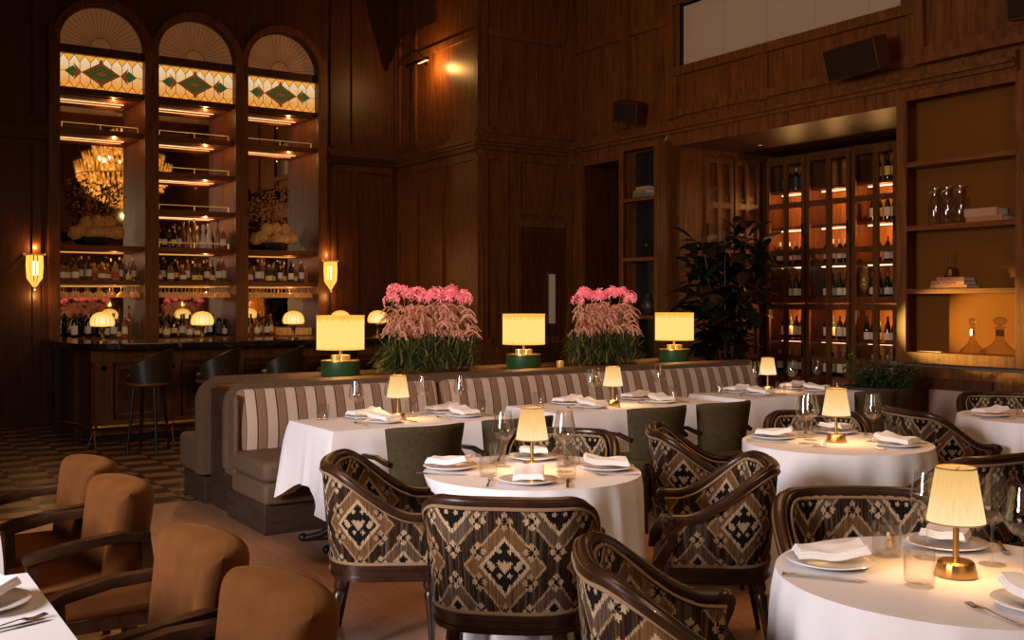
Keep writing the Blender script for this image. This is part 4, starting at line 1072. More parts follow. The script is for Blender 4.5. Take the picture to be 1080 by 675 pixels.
for (x, y, rb, lab) in ((2.67, 1.99, 1, 'ribbed tumbler beside the left plate of the front right round table'), (2.46, 1.73, 0, 'tumbler nearest the viewer on the front right round table'), (2.87, 1.63, 0, 'tumbler behind the wine glasses of the front right round table'), (2.71, 1.50, 1, 'ribbed tumbler at the right edge of the front right round table'),
                        (4.38, 3.68, 0, 'tumbler in front of the wine glasses of the middle right round table'), (4.88, 3.60, 0, 'tumbler at the right of the middle right round table'), (4.60, 3.97, 0, 'tumbler at the far left of the middle right round table'),
                        (2.43, 3.86, 0, 'tumbler beside the left plate of the central round table'), (2.68, 3.62, 0, 'tumbler right of the near plate of the central round table'), (2.93, 3.92, 0, 'tumbler beside the far plate of the central round table'), (2.66, 4.14, 0, 'tumbler behind the leftmost wine glass of the central round table'),
                        (2.69, 6.28, 0, 'tumbler at the left end of the left banquette table'), (3.25, 6.12, 0, 'tumbler right of the lamp of the left banquette table'), (3.70, 5.97, 0, 'tumbler at the right end of the left banquette table'),
                        (4.38, 6.26, 0, 'tumbler at the left end of the middle banquette table'), (4.97, 6.10, 0, 'tumbler beside the lamp of the middle banquette table'), (5.54, 6.10, 0, 'tumbler at the right end of the middle banquette table'),
                        (6.16, 6.22, 0, 'tumbler at the left end of the right banquette table'), (6.66, 6.00, 0, 'tumbler before the lamp of the right banquette table'), (7.36, 6.00, 0, 'tumbler at the right end of the right banquette table'), (6.61, 3.87, 0, 'tumbler beside the plate of the far right round table')):
    (TU2 if rb else TU).put((x, y, TZ), 0, lab)

# ------------------------------------------------------------------ kilim armchair
def tub(n=56, a=.328, bk=.275, fr_=.20, e=2.9):
    pts = []
    for i in range(n+1):
        ph = PI*i/n
        c_, s_ = cos(ph), sin(ph)
        pts.append((-a*math.copysign(abs(c_)**(2/e), c_), -bk*abs(s_)**(2/e)))
    side = [(-a, fr_*(1-k/10)) for k in range(10)]
    return side+pts+[(-x, y) for x, y in side[::-1]]
def chair_proto():
    r = thing('kilim_armchair', '', 'armchair')
    base = tub(); n = len(base)
    s_ = [0]
    for i in range(1, n): s_.append(s_[-1]+math.dist(base[i], base[i-1]))
    tot = s_[-1]; rr = [abs(v_/tot*2-1) for v_ in s_]
    def hz(q_): return .812-.004*q_-.195*sm(.34, .93, q_)
    nr = []
    for i in range(n):
        p0, p1 = base[max(0, i-1)], base[min(n-1, i+1)]; tx, ty = p1[0]-p0[0], p1[1]-p0[1]; L = math.hypot(tx, ty) or 1
        nr.append((ty/L, -tx/L))   # outward?
    if nr[n//2][1] > 0: nr = [(-x, -y) for x, y in nr]
    def surf(inset, z0, vn, lean=1.):
        rows = []; uv = []
        for j in range(vn+1):
            v_ = j/vn; row_ = []; ur = []
            for i in range(n):
                zt = hz(rr[i])-.012; z = z0+(zt-z0)*v_
                k = 1-.15*(1-((z-.40)/.45))**1.0 if lean else 1
                k = min(1.02, k)+.012*sin(PI*v_)
                x, y = base[i]; kk = k
                yy = y*kk if y < 0 else y*(.93+.07*v_)
                row_.append((x*kk-nr[i][0]*inset, yy-nr[i][1]*inset*(1 if y < .05 else .6), z)); ur.append((s_[i]-tot/2, z))
            rows.append(row_); uv.append(ur)
        return rows, uv
    o_, ou = surf(-.004, .405, 12); b = MB(); b.grid(o_, ou, flip=True); b.build('outer_shell', 'kilim', r, smooth=70)
    i_, iu = surf(.050, .44, 12); b = MB(); b.grid(i_, iu)
    b.grid([[q_[0] for q_ in i_], [q_[0] for q_ in o_]], [[(u[0][0], u[0][1]) for u in iu], [(u[0][0]+.05, u[0][1]) for u in ou]]); b.grid([[q_[-1] for q_ in o_], [q_[-1] for q_ in i_]], [[(u[0][0], u[0][1]) for u in iu], [(u[0][0]+.05, u[0][1]) for u in ou]])
    b.build('inner_upholstery', 'kilim', r, smooth=70)
    # carved top rail
    path = []
    for i in range(n):
        x, y = base[i]; path.append((x-nr[i][0]*.022, y-nr[i][1]*.022, hz(rr[i])))
    path = path[::1]
    sec = [(-.026, -.016), (-.029, -.004), (-.027, .006), (-.020, .008), (-.018, .005), (-.014, .012), (-.006, .017), (.006, .017), (.014, .012), (.018, .005), (.020, .008), (.027, .006), (.029, -.004), (.026, -.016)]
    b = MB().tube(path, prof=sec); b.build('top_rail', 'chair_wood', r, smooth=28)
    b = MB()
    b.tube([(o_[-1][i][0]+nr[i][0]*.004, o_[-1][i][1]+nr[i][1]*.004, hz(rr[i])-.022) for i in range(n)], .007, 6)
    b.tube([(o_[0][i][0]+nr[i][0]*.003, o_[0][i][1]+nr[i][1]*.003, .412) for i in range(n)], .007, 6)
    b.tube([(i_[-1][i][0]-nr[i][0]*.002, i_[-1][i][1]-nr[i][1]*.002, hz(rr[i])-.020) for i in range(n)], .006, 6)
    for ro in (o_,):
        for e_ in (0, -1): b.tube([(q_[e_][0], q_[e_][1]+.004, q_[e_][2]) for q_ in ro], .006, 6)
    b.build('gimp_trim', 'label_trim', r, smooth=60)
    for sg in (-1, 1):
        b = MB(); xx = sg*.306; zt = hz(1)
        b.lathe([(0, -.034), (.026, -.034), (.030, -.028), (.030, .028), (.026, .034), (0, .034)], cx=xx, cy=.205, cz=zt-.012, n=20, ax='x')
        for rr_ in (.012, .020): b.tube([(xx+sg*.036, .205+rr_*cos(2*PI*i/14), zt-.012+rr_*sin(2*PI*i/14)) for i in range(14)], .0035, 5, closed=True)
        b.tube([(xx, .212, zt-.03), (xx*.99, .190, zt-.09), (xx*.955, .200, .50), (xx*.93, .245, .42), (xx*.93, .25, .36)], prof=[(-.024, -.02), (.024, -.02), (.024, .02), (-.024, .02)], rs=[.9, .85, .85, 1, 1], up=(1, 0, 0))
        b.build('arm_post', 'chair_wood', r, smooth=45)
    # seat frame
    q_ = [(x*.86, (y*.86 if y < 0 else y)) for x, y in base]
    loop = q_+[(.271*(1-k/6*2), .205+.045*sin(PI*k/6)) for k in range(1, 6)]
    m = len(loop); fl = MB()
    for (z0_, z1_, ex) in ((.335, .40, 0), (.345, .355, .008), (.385, .405, .008)):
        ring = []
        for k, (x, y) in enumerate(loop):
            L = math.hypot(x, y); ring.append((x*(1+ex/L), y*(1+ex/L)))
        fl.grid([[(x, y, z0_) for x, y in ring], [(x, y, z1_) for x, y in ring]], closed=True)
        bb_ = len(fl.v); fl.v += [(x, y, z0_) for x, y in ring]; fl.face(range(bb_+m-1, bb_-1, -1)); bb_ = len(fl.v); fl.v += [(x, y, z1_) for x, y in ring]; fl.face(range(bb_, bb_+m))
    fl.build('seat_frame', 'chair_wood', r, smooth=40)
    b = MB(); rows = []; uv = []
    for sc2, z_ in ((.97, .40), (.985, .43), (.97, .462), (.92, .478), (.75, .488), (.45, .495), (.05, .497)):
        rows.append([(x*sc2*.93, y*sc2*.93+.0, z_) for x, y in loop]); uv.append([(x*sc2, y*sc2+z_) for x, y in loop]+[(loop[0][0]*sc2, loop[0][1]*sc2+z_)])
    b.grid(rows, uv, closed=True); bb_ = len(b.v); b.v += rows[-1]; b.face(range(bb_, bb_+m), [(x*.05, y*.05+.497) for x, y in loop]); b.build('seat_cushion', 'kilim', r, smooth=60)
    for (x, y, lx, ly) in ((-.235, .20, -.01, .015), (.235, .20, .01, .015), (-.19, -.175, -.035, -.055), (.19, -.175, .035, -.055)):
        b = MB()
        prof = [(.010, 0), (.013, .012), (.010, .03), (.013, .05), (.020, .22), (.026, .27), (.018, .285), (.028, .30), (.028, .34)]
        base_i = len(b.v); b.lathe(prof, n=14)
        b.v = [(px+x+lx*(1-pz/.34), py+y+ly*(1-pz/.34), pz) for px, py, pz in b.v]
        b.build('leg', 'chair_wood', r, smooth=45)
    return Proto(r)
simple('label_trim', (.25, .155, .085), .85, spec=.1)
KC = chair_proto()
def face(x, y, deg_): return rad(deg_)
def aim(x, y, tx, ty): return math.atan2(ty-y, tx-x)-PI/2
for (x, y, tgt, off_, lab) in (
    (2.10, 4.20, TM, 0, 'kilim armchair on the left side of the central round table, legs in view'),
    (2.165, 3.27, TM, 0, 'kilim armchair with its back to the viewer, in front of the central round table'),
    (3.20, 4.42, TM, 0, 'kilim armchair on the far side of the central round table facing the viewer'),
    (3.29, 3.36, TM, 0, 'kilim armchair at the right side of the central round table, facing left'),
    (4.02, 4.22, TR, 0, 'kilim armchair at the left side of the middle right round table, back to the centre'),
    (5.07, 4.26, TR, 0, 'kilim armchair on the far side of the middle right round table before the planter'),
    (1.98, 2.17, TF, 0, 'kilim armchair at the left of the front right round table, lowest in the picture'),
    (3.06, 2.34, TF, 0, 'kilim armchair behind the front right round table facing the viewer'),
    (4.50, 2.93, TR, 0, 'kilim armchair at the near side of the middle right round table, facing away'),
    (4.30, 2.08, (5.3, 1.7), 0, 'kilim armchair just behind the wine glasses right of the front lamp'),
    (6.0, 4.10, TX, 0, 'kilim armchair at the left side of the far right round table'),
    (7.33, 4.42, TX, 0, 'kilim armchair behind the far right round table before the cream wall inset'),
    (6.40, 3.12, TX, 0, 'kilim armchair cut off by the picture edge before the far right round table')):
    KC.put((x, y, 0), aim(x, y, *tgt)+rad(off_), lab, 'kilim upholstered armchairs around the round tables')

# ------------------------------------------------------------------ olive leather chairs at the banquette tables
def panel(w0, w1, z0, z1, depth, th, lean, nu=44, nv=24, wrap=1.0, topround=.1):
    """curved upholstered back, concave towards +Y"""
    F, Bk = [], []
    for j in range(nv+1):
        v_ = .5-.5*cos(PI*j/nv); rf, rb = [], []
        for i in range(nu+1):
            u = sin((i/nu*2-1)*PI/2); w_ = w0+(w1-w0)*v_
            tt = th*.5*max(0, 1-abs(u)**8)**.5*max(0, 1-abs(v_*2-1)**10)**.5
            edge = 1-topround*(abs(u)**6)*(v_**3)
            z = z0+(z1-z0)*v_*edge
            x = u*w_/2; y = -depth*(1-u*u)-lean*v_
            rf.append((x*(1-.0), y+tt, z)); rb.append((x, y-tt, z))
        F.append(rf); Bk.append(rb)
    b = MB(); b.grid(F); b.grid(Bk, flip=True)
    b.grid([F[0], Bk[0]], flip=True); b.grid([F[-1], Bk[-1]]); b.grid([[q_[0] for q_ in F], [q_[0] for q_ in Bk]]); b.grid([[q_[-1] for q_ in F], [q_[-1] for q_ in Bk]], flip=True)
    return b
oc = thing('leather_chair', '', 'chair')
panel(.42, .53, .44, .815, .10, .055, .03, topround=.03).build('backrest', 'olive', oc, smooth=60)
MB().box(-.24, .24, -.16, .27, .40, .475).build('seat_cushion', 'olive', oc, bevel=.03, seg=4)
MB().box(-.225, .225, -.15, .25, .35, .40).build('seat_frame', 'chair_wood', oc, bevel=.005)
for sg in (-1, 1):
    MB().tube([(sg*.245, -.05, .60), (sg*.275, .05, .635), (sg*.275, .20, .63), (sg*.262, .25, .60), (sg*.245, .25, .37)], prof=[(-.014, -.012), (.014, -.012), (.014, .012), (-.014, .012)]).build('arm', 'chair_wood', oc, smooth=45)
    MB().box(sg*.21-.018, sg*.21+.018, .20, .236, 0, .37, taper=.65).build('leg', 'chair_wood', oc); MB().box(sg*.20-.018, sg*.20+.018, -.16, -.124, 0, .46, taper=.65).build('leg', 'chair_wood', oc)
OC = Proto(oc)
for (x, y, dg, lab) in ((2.88, 5.28, 2, 'olive leather chair at the left seat of the left banquette table, behind a kilim armchair'), (3.54, 5.31, 0, 'olive leather chair at the right seat of the left banquette table, behind the central lamp'),
                       (4.68, 5.33, 0, 'olive leather chair at the left seat of the middle banquette table'), (5.30, 5.33, 0, 'olive leather chair at the right seat of the middle banquette table'),
                       (6.38, 5.36, 0, 'olive leather chair at the left seat of the right banquette table'), (7.02, 5.36, 0, 'olive leather chair at the right seat of the right banquette table')):
    OC.put((x, y, 0), rad(dg), lab, 'olive leather chairs along the banquette tables')

# ------------------------------------------------------------------ brown velvet armchairs
vc = thing('velvet_armchair', '', 'armchair')
panel(.43, .52, .44, .835, .075, .15, .05, topround=.035).build('backrest', 'velvet', vc, smooth=60)
MB().box(-.255, .255, -.20, .30, .385, .50).build('seat_cushion', 'velvet', vc, bevel=.035, seg=4)
MB().box(-.235, .235, -.19, .27, .335, .39).build('seat_frame', 'chair_wood', vc, bevel=.005)
for sg in (-1, 1):
    MB().tube([(sg*.225, -.12, .655), (sg*.258, -.02, .675), (sg*.276, .12, .665), (sg*.268, .26, .64), (sg*.258, .30, .625)], prof=[(-.024, -.016), (.024, -.016), (.026, 0), (.024, .016), (-.024, .016), (-.026, 0)]).build('arm', 'chair_wood', vc, smooth=45)
    MB().tube([(sg*.262, .275, .63), (sg*.25, .27, .45), (sg*.235, .27, .0)], prof=[(-.02, -.02), (.02, -.02), (.02, .02), (-.02, .02)], rs=[.9, 1, .7], up=(0, 1, 0)).build('front_leg', 'chair_wood', vc, smooth=30)
    MB().tube([(sg*.215, -.11, .68), (sg*.215, -.14, .45), (sg*.22, -.20, .0)], prof=[(-.022, -.02), (.022, -.02), (.022, .02), (-.022, .02)], rs=[.9, 1, .7], up=(0, 1, 0)).build('rear_leg', 'chair_wood', vc, smooth=30)
VC = Proto(vc)
for (x, y, dg, lab) in ((.85, 2.42, 90, 'brown velvet armchair nearest the viewer, only its back in view at the bottom'), (.85, 3.04, 90, 'brown velvet armchair second from the viewer, at the far seat of the bottom left table'),
                       (.87, 4.15, 90, 'brown velvet armchair third from the viewer, at the left edge table'), (.88, 4.77, 90, 'brown velvet armchair farthest from the viewer, nearest the chequered floor')):
    VC.put((x, y, 0), rad(dg), lab, 'brown velvet armchairs at the left tables')

# ------------------------------------------------------------------ wine cabinets
def cabinet(name, label, horizontal, fixed, spans, bottles_ok=True):
    """glazed door pair; horizontal='y' means the front lies in plane X=fixed and spans run along Y"""
    s0, s1 = spans[0][0]-.053, spans[-1][1]+.053
    cx = (s0+s1)/2
    if horizontal == 'y': root = thing(name, label, 'wine cabinet', (fixed+.15, cx, 0)); f = lambda s_, o, z: (fixed+o, s_, z)
    else: root = thing(name, label, 'wine cabinet', (cx, fixed+.15, 0)); f = lambda s_, o, z: (s_, fixed+o, z)
    def bx(b, a0, a1, o0, o1, z0_, z1_):
        p0, p1 = f(a0, o0, z0_), f(a1, o1, z1_); b.box(min(p0[0], p1[0]), max(p0[0], p1[0]), min(p0[1], p1[1]), max(p0[1], p1[1]), z0_, z1_)
    b = MB(1); dp = .36 if horizontal == 'y' else .30
    bx(b, s0, s0+.015, 0, dp, 0, 3.30); bx(b, s1-.015, s1, 0, dp, 0, 3.30); bx(b, s0, s1, 0, dp, 3.27, 3.30); bx(b, s0, s1, 0, dp, .0, .38); P(b, 'carcass', 'walnut', root)
    b = MB(); bx(b, s0, s1, dp, dp+.015, .35, 3.3); P(b, 'back_panel', 'cabinet_back', root)
    for (z0_, z1_) in ((.36, 1.48), (1.50, 3.26)):
        b = MB(1); mid = (spans[0][1]+spans[1][0])/2
        bx(b, s0+.005, spans[0][0], -.03, 0, z0_, z1_); bx(b, spans[1][1], s1-.005, -.03, 0, z0_, z1_); bx(b, spans[0][1], spans[1][0], -.03, 0, z0_, z1_)
        zs_ = [z0_+.03, z1_-.03]+([.83] if z0_ < 1 else [2.11, 2.69])
        for z_ in zs_: bx(b, s0+.005, s1-.005, -.028, -.002, z_-.032, z_+.032)
        dr = P(b, 'door', 'walnut', root)
        b = MB(); bx(b, spans[0][0]-.01, spans[1][1]+.01, -.016, -.013, z0_+.05, z1_-.05); g_ = P(b, 'glass_pane', 'pane', root); g_.parent = dr; 
        b = MB(); bx(b, s0+.02, s0+.032, -.055, -.03, (z0_+z1_)/2-.08, (z0_+z1_)/2+.08); h_ = P(b, 'handle', 'black_metal', root); h_.parent = dr
    for z_ in (.63, 1.06, 1.57, 1.97, 2.43, 2.88):
        b = MB(); bx(b, s0+.016, s1-.016, .03, dp-.002, z_-.03, z_); P(b, 'shelf', 'walnut_h', root)
        b = MB(); bx(b, s0+.05, s1-.05, .20, .215, z_-.044, z_-.031); P(b, 'light_strip', 'led_cab', root)
    b = MB(); bx(b, s0+.05, s1-.05, .05, .065, 3.256, 3.268); P(b, 'light_strip', 'led_soft', root)
    return root
cabs = [('leftmost of the three wide glazed wine cabinets', (8.56, 8.78, 8.84, 9.07)), ('middle of the three wide glazed wine cabinets', (7.90, 8.12, 8.19, 8.44)), ('rightmost of the three wide glazed wine cabinets', (7.27, 7.46, 7.53, 7.77))]
names = ['left wide wine cabinet', 'middle wide wine cabinet', 'right wide wine cabinet']
plans = {  # per cabinet: shelf z -> (style for far pane, count), (near pane)
    0: {2.88: (('dark', 2), ('dark', 3)), 1.97: (('white', 3), ('white', 3)), 1.57: (('low', 1), ('low', 3)), 1.06: (('cream', 2), ('cream', 3)), .63: (('white', 3), ('white', 3))},
    1: {1.97: (('white', 2), ('white', 3)), 1.57: (('low', 2), ('low', 3)), 1.06: (('cream', 2), ('cream', 3)), .63: (('cream', 2), ('cream', 3))},
    2: {2.88: (('yellow', 1), ('yellow', 2)), 2.43: (('cream', 2), ('cream', 3)), 1.97: (('cream', 1), ('red', 3)), 1.57: (('red', 2), ('red', 3)), 1.06: (('low', 3), ('low', 3)), .63: (('white', 2), ('white', 2))}}
desc = {'dark': 'pale capped dark wine bottle', 'white': 'white labelled wine bottle', 'low': 'low labelled wine bottle', 'cream': 'cream labelled wine bottle', 'yellow': 'yellow labelled wine bottle', 'red': 'red capped wine bottle'}
shn = {2.88: 'top shelf', 2.43: 'second shelf', 1.97: 'third shelf', 1.57: 'fourth shelf', 1.06: 'fifth shelf', .63: 'lowest shelf'}
for ci, (lab, (a0, a1, a2, a3)) in enumerate(cabs):
    cabinet('wine_cabinet', '%s in the alcove' % lab, 'y', 9.89, [(a0, a1), (a2, a3)])
    for z_, (far, near) in plans[ci].items():
        for (st2, cnt), (p0, p1), nm in ((far, (a2, a3), 'left'), (near, (a0, a1), 'right')):
            for k in range(cnt):
                yy = p1-.03-.0775*k if nm == 'right' else p0+.02+.0775*(cnt-1-k)
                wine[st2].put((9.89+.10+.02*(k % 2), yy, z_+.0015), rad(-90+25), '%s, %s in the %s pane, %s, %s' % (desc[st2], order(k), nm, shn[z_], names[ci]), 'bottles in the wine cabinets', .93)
for ci, (lab, nm, (a0, a1, a2, a3)) in enumerate((('narrow glazed wine cabinet at the far side of the alcove, beside its corner', 'corner wine cabinet', (9.44, 9.58, 9.64, 9.78)), ('narrow glazed wine cabinet at the far side of the alcove, behind the rubber plant', 'cabinet behind the rubber plant', (8.95, 9.10, 9.16, 9.31)))):
    cabinet('wine_cabinet', lab, 'x', 9.22-.0, [(a0, a1), (a2, a3)])
    for z_ in (2.43, 1.97, 1.57, 1.06, .63):
        for (p0, p1), pn in (((a0, a1), 'left'), ((a2, a3), 'right')):
            for k in range(1 if ci == 0 and pn == 'left' else 2):
                wine['cream' if z_ < 2 else 'dark'].put((p0+.035+.08*k, 9.32, z_+.0015), 0, 'wine bottle, %s in the %s pane, %s, %s' % (order(k), pn, shn[z_], nm), 'bottles in the wine cabinets', .93)
dlight = thing('downlight', 'tiny glowing downlight in the alcove ceiling', 'ceiling light', (9.2, 8.6, AZ-.001))
MB().lathe([(0, -.006), (.02, -.006), (.028, 0)], n=16).build('lens', 'led_soft', dlight)
MB().tube([(.03*cos(2*PI*i/20), .03*sin(2*PI*i/20), -.004) for i in range(20)], .004, 5, closed=True).build('ring', 'brass_dark', dlight)
for (x, y, z_) in ((9.6, 9.36, 2.1), (9.1, 9.36, 2.1), (9.6, 9.36, 1.3), (9.1, 9.36, 1.3)): light('POINT', 'cabinet_light', (x, y, z_+.1), 2.5, (1, .50, .16), 0)
for (x, y, z_) in ((10.12, 8.8, 2.75), (10.12, 8.15, 2.75), (10.12, 7.5, 2.75), (10.12, 8.8, 2.3), (10.12, 8.15, 2.3), (10.12, 7.5, 2.3), (10.12, 8.8, 1.25), (10.12, 8.15, 1.25), (10.12, 7.5, 1.25)):
    light('POINT', 'cabinet_light', (9.99, y, z_+.02), 6, (1, .50, .16), 0)

# ------------------------------------------------------------------ bookcases
def bookcase(name, label, y0, y1, z0, z1, shelves, xf, mat_back, st=.10):
    root = thing(name, label, 'bookcase', (xf+.15, (y0+y1)/2, z0))
    P(MB(1).box(xf, xf+.03, y0, y0+st, z0, z1).box(xf, xf+.03, y1-st, y1, z0, z1).box(xf, xf+.03, y0+st, y1-st, z1-st*.8, z1).box(xf, xf+.03, y0+st, y1-st, z0, z0+st), 'face_frame', 'walnut', root, bevel=.004)
    P(MB(1).box(xf+.03, XF-.002, y0+.01, y0+.03, z0, z1).box(xf+.03, XF-.002, y1-.03, y1-.01, z0, z1).box(xf+.03, XF-.002, y0+.03, y1-.03, z1-.03, z1).box(xf+.03, XF-.002, y0+.03, y1-.03, z0+.05, z0+st), 'case', 'walnut', root)
    P(MB().box(XF-.03, XF-.012, y0+.03, y1-.03, z0, z1), 'back_panel', mat_back, root)
    for z_ in shelves: P(MB().box(xf+.005, XF-.03, y0+st, y1-st, z_-.045, z_), 'shelf', 'walnut_h', root, bevel=.003)
    return root
XB = 8.22
bookcase('bookcase', 'large open bookcase at the right over the grey ledge, lit amber at its bottom', 4.78, 6.02, .96, 3.42, [1.63, 2.20, 2.78], XB, 'ochre_panel')
bookcase('bookcase', 'tall narrow bookcase beside the dark doorway, holding books and a crystal figure', 9.30, 10.02, .40, 3.42, [1.35, 2.05, 2.78], XB, 'black_panel', st=.07)
# siphons
sf = thing('soda_siphon', '', 'soda siphon')
MB().lathe([(0, 0), (.048, 0), (.052, .01), (.052, .19), (.045, .225), (.02, .255), (.016, .27), (.016, .285), (0, .285)], n=20).build('glass_body', 'crystal', sf, smooth=50)
MB().lathe([(.018, .265), (.02, .27), (.018, .30), (.010, .31), (.012, .335), (0, .34)], n=14).tube([(0, .01, .31), (0, .045, .30), (0, .065, .27)], .006, 6).tube([(0, -.01, .325), (0, -.045, .345)], .005, 6).build('siphon_head', 'steel', sf, smooth=50)
SF = Proto(sf)
for i, y in enumerate((5.72, 5.60, 5.47)): SF.put((8.36, y, 2.202), 0, 'clear glass soda siphon, %s of three on the bookcase shelf' % ('leftmost', 'middle one', 'rightmost')[i])
def book(name, label, x, y, z, w_, d_, h_, mat, rz=0):
    r = thing(name, label, 'book', (x-.01, y, z+.002), rz)
    MB().box(-d_/2, d_/2, -w_/2, w_/2, 0, .004).box(-d_/2, d_/2, -w_/2, w_/2, h_-.004, h_).box(-d_/2, -d_/2+.004, -w_/2, w_/2, .004, h_-.004).build('cover', mat, r)
    MB().box(-d_/2+.004, d_/2-.006, -w_/2+.005, w_/2-.005, .004, h_-.004).build('pages', 'paper', r)
    return r
book('book', 'lower wide tan box-like book right of the siphons', 8.37, 5.18, 2.20, .34, .20, .045, 'book_rust'); book('book', 'upper tan book on the pile right of the siphons', 8.37, 5.22, 2.245, .30, .19, .07, 'book_tan')
book('book', 'bottom rust book of the pile under the brass bell', 8.37, 5.52, 1.63, .36, .20, .03, 'book_rust'); b2 = book('book', 'middle book with red lettering in the pile under the bell', 8.37, 5.53, 1.66, .32, .19, .035, 'book_tan'); book('book', 'top slim book of the pile under the brass bell', 8.37, 5.51, 1.695, .27, .17, .035, 'book_rust')
b = MB()
for k in range(9):
    if k == 3: continue
    b.box(-.0975, -.0955, .13-.026*k, .148-.026*k, .008, .027)
b.build('spine_lettering', 'red_print', b2)
bl = thing('hand_bell', 'small brass bell with glass handle on the book pile in the bookcase', 'bell', (8.35, 5.56, 1.73))
MB().lathe([(.050, 0), (.052, .005), (.040, .02), (.034, .06), (.026, .085), (0, .10)], n=24).build('bell_body', 'brass_dark', bl, smooth=50); MB().lathe([(0, .10), (.010, .105), (.008, .12), (.02, .145), (.010, .165), (.018, .185), (.016, .205), (0, .215)], n=12).build('handle', 'crystal', bl, smooth=50)
dc = thing('decanter', 'glass ship decanter with round stopper on the amber lit bottom shelf', 'decanter', (8.345, 5.34, 1.064)); dc.scale = (.92,)*3
MB().lathe([(0, 0), (.115, 0), (.125, .008), (.11, .03), (.05, .09), (.026, .14), (.022, .17), (.022, .235), (.032, .245), (.03, .25), (0, .25)], n=28).build('glass_body', 'crystal', dc, smooth=50)
MB().lathe([(0, .245), (.014, .25), (.012, .265), (0, .265)], n=14).ball((0, 0, .30), .038, 14, 10).build('stopper', 'crystal', dc, smooth=60)
MB().lathe([(.0235, .17), (.0235, .225)], n=16, cap=False).build('silver_collar', 'steel', dc, smooth=50)
pc = tag(MB().box(8.30, 8.36, 5.62, 5.86, 1.062, 1.068).build('card', 'paper'), 'white card lying at the left of the bottom bookcase shelf', 'card')
book('book', 'lower slate book on the top shelf of the narrow bookcase', 8.34, 9.64, 2.78, .28, .17, .04, 'book_slate', .1); book('book', 'olive book on the pile in the narrow bookcase', 8.34, 9.66, 2.82, .26, .16, .05, 'book_olive', -.1); book('book', 'uppermost rust book in the narrow bookcase', 8.34, 9.63, 2.87, .22, .15, .035, 'book_tan')
cf = thing('crystal_figure', 'crystal jar figure with rounded stopper on the narrow bookcase', 'ornament', (8.34, 9.58, 2.052))
MB().lathe([(0, 0), (.07, 0), (.085, .02), (.08, .06), (.05, .09), (.03, .10), (0, .10)], n=12).build('base', 'crystal', cf, smooth=20); MB().lathe([(0, .10), (.04, .11), (.06, .15), (.045, .19), (.02, .205), (0, .205)], n=10).ball((0, 0, .24), .04, 10, 8).ball((0, -.07, .15), .025).ball((0, .07, .15), .025).build('figure', 'crystal', cf, smooth=20)
vs = thing('vase', 'dark round vase on the lower shelf of the narrow bookcase', 'vase', (8.345, 9.6, 1.352))
MB().lathe([(0, 0), (.05, 0), (.09, .06), (.10, .12), (.07, .19), (.035, .22), (.04, .25), (.03, .25), (0, .2)], n=24).build('vase_body', 'ceramic_dark', vs, smooth=50)
cb = tag(MB().tube([(8.3, 9.5, 3.432), (8.35, 9.75, 3.432), (8.3, 9.95, 3.432), (8.38, 9.7, 3.434), (8.42, 9.4, 3.434), (8.46, 9.32, 3.6)], .006, 5).build('cable', 'cap_white', smooth=60), 'pale loose cable on top of the narrow bookcase', 'cable')
light('SPOT', 'shelf_wash', (6.95, 7.3, 1.26), 1200, (1, .62, .12), .02, target=(8.49, 5.02, 1.30), spot_size=rad(23), spot_blend=.75)

# speakers on the right wall
def speaker(name, label, loc, w_, h_, d_, rot):
    r = thing(name, label, 'speaker', loc); r.rotation_euler = rot
    b = MB()
    sh = [(-w_/2, -d_*.5), (w_/2, -d_*.5), (w_/2, d_*.1), (w_*.28, d_*.5), (-w_*.28, d_*.5), (-w_/2, d_*.1)]
    slab(b, sh, -h_/2, h_/2); b.build('cabinet', 'speaker_wood', r, bevel=.008)
    MB().box(-w_/2+.012, w_/2-.012, -d_*.5-.008, -d_*.5, -h_/2+.012, h_/2-.012).build('grille', 'speaker_cloth', r, bevel=.004)
    MB().box(-.03, .03, d_*.45, d_*.45+.12, -.03, .03).build('bracket', 'black_metal', r)
    return r
speaker('wall_speaker', 'wide wall speaker tilted down beside the top of the large bookcase', (8.20, 6.40, 3.83), .66, .30, .28, (rad(16), 0, rad(-98)))
speaker('wall_speaker', 'small angled wall speaker above the narrow bookcase', (8.25, 9.85, 3.84), .34, .26, .22, (rad(14), rad(12), rad(-70)))
speaker('wall_speaker', 'wall speaker at the top right picture edge', (8.23, 4.70, 3.98), .40, .30, .26, (rad(10), 0, rad(-75)))
# picture light on the jutting block
pk = thing('picture_light', 'slim dark picture light glowing on the upper panelling', 'picture light', (XC-.035, 12.75, 4.83))
MB().tube([(-.17, -.30, 0), (-.17, .30, 0)], .022, 10).build('lamp_tube', 'black_metal', pk, smooth=50)
MB().tube([(0, 0, .03), (-.08, 0, .07), (-.17, 0, .02)], .008, 6).box(-.012, 0, -.04, .04, -.02, .06).build('arm', 'brass', pk, smooth=50)
MB().box(-.165, -.145, -.29, -.02, -.026, -.018).build('bulb_strip', 'picture_bulb', pk)
light('POINT', 'picture_light_lamp', (XC-.20, 12.45, 4.74), 24, (1, .5, .14), 0)

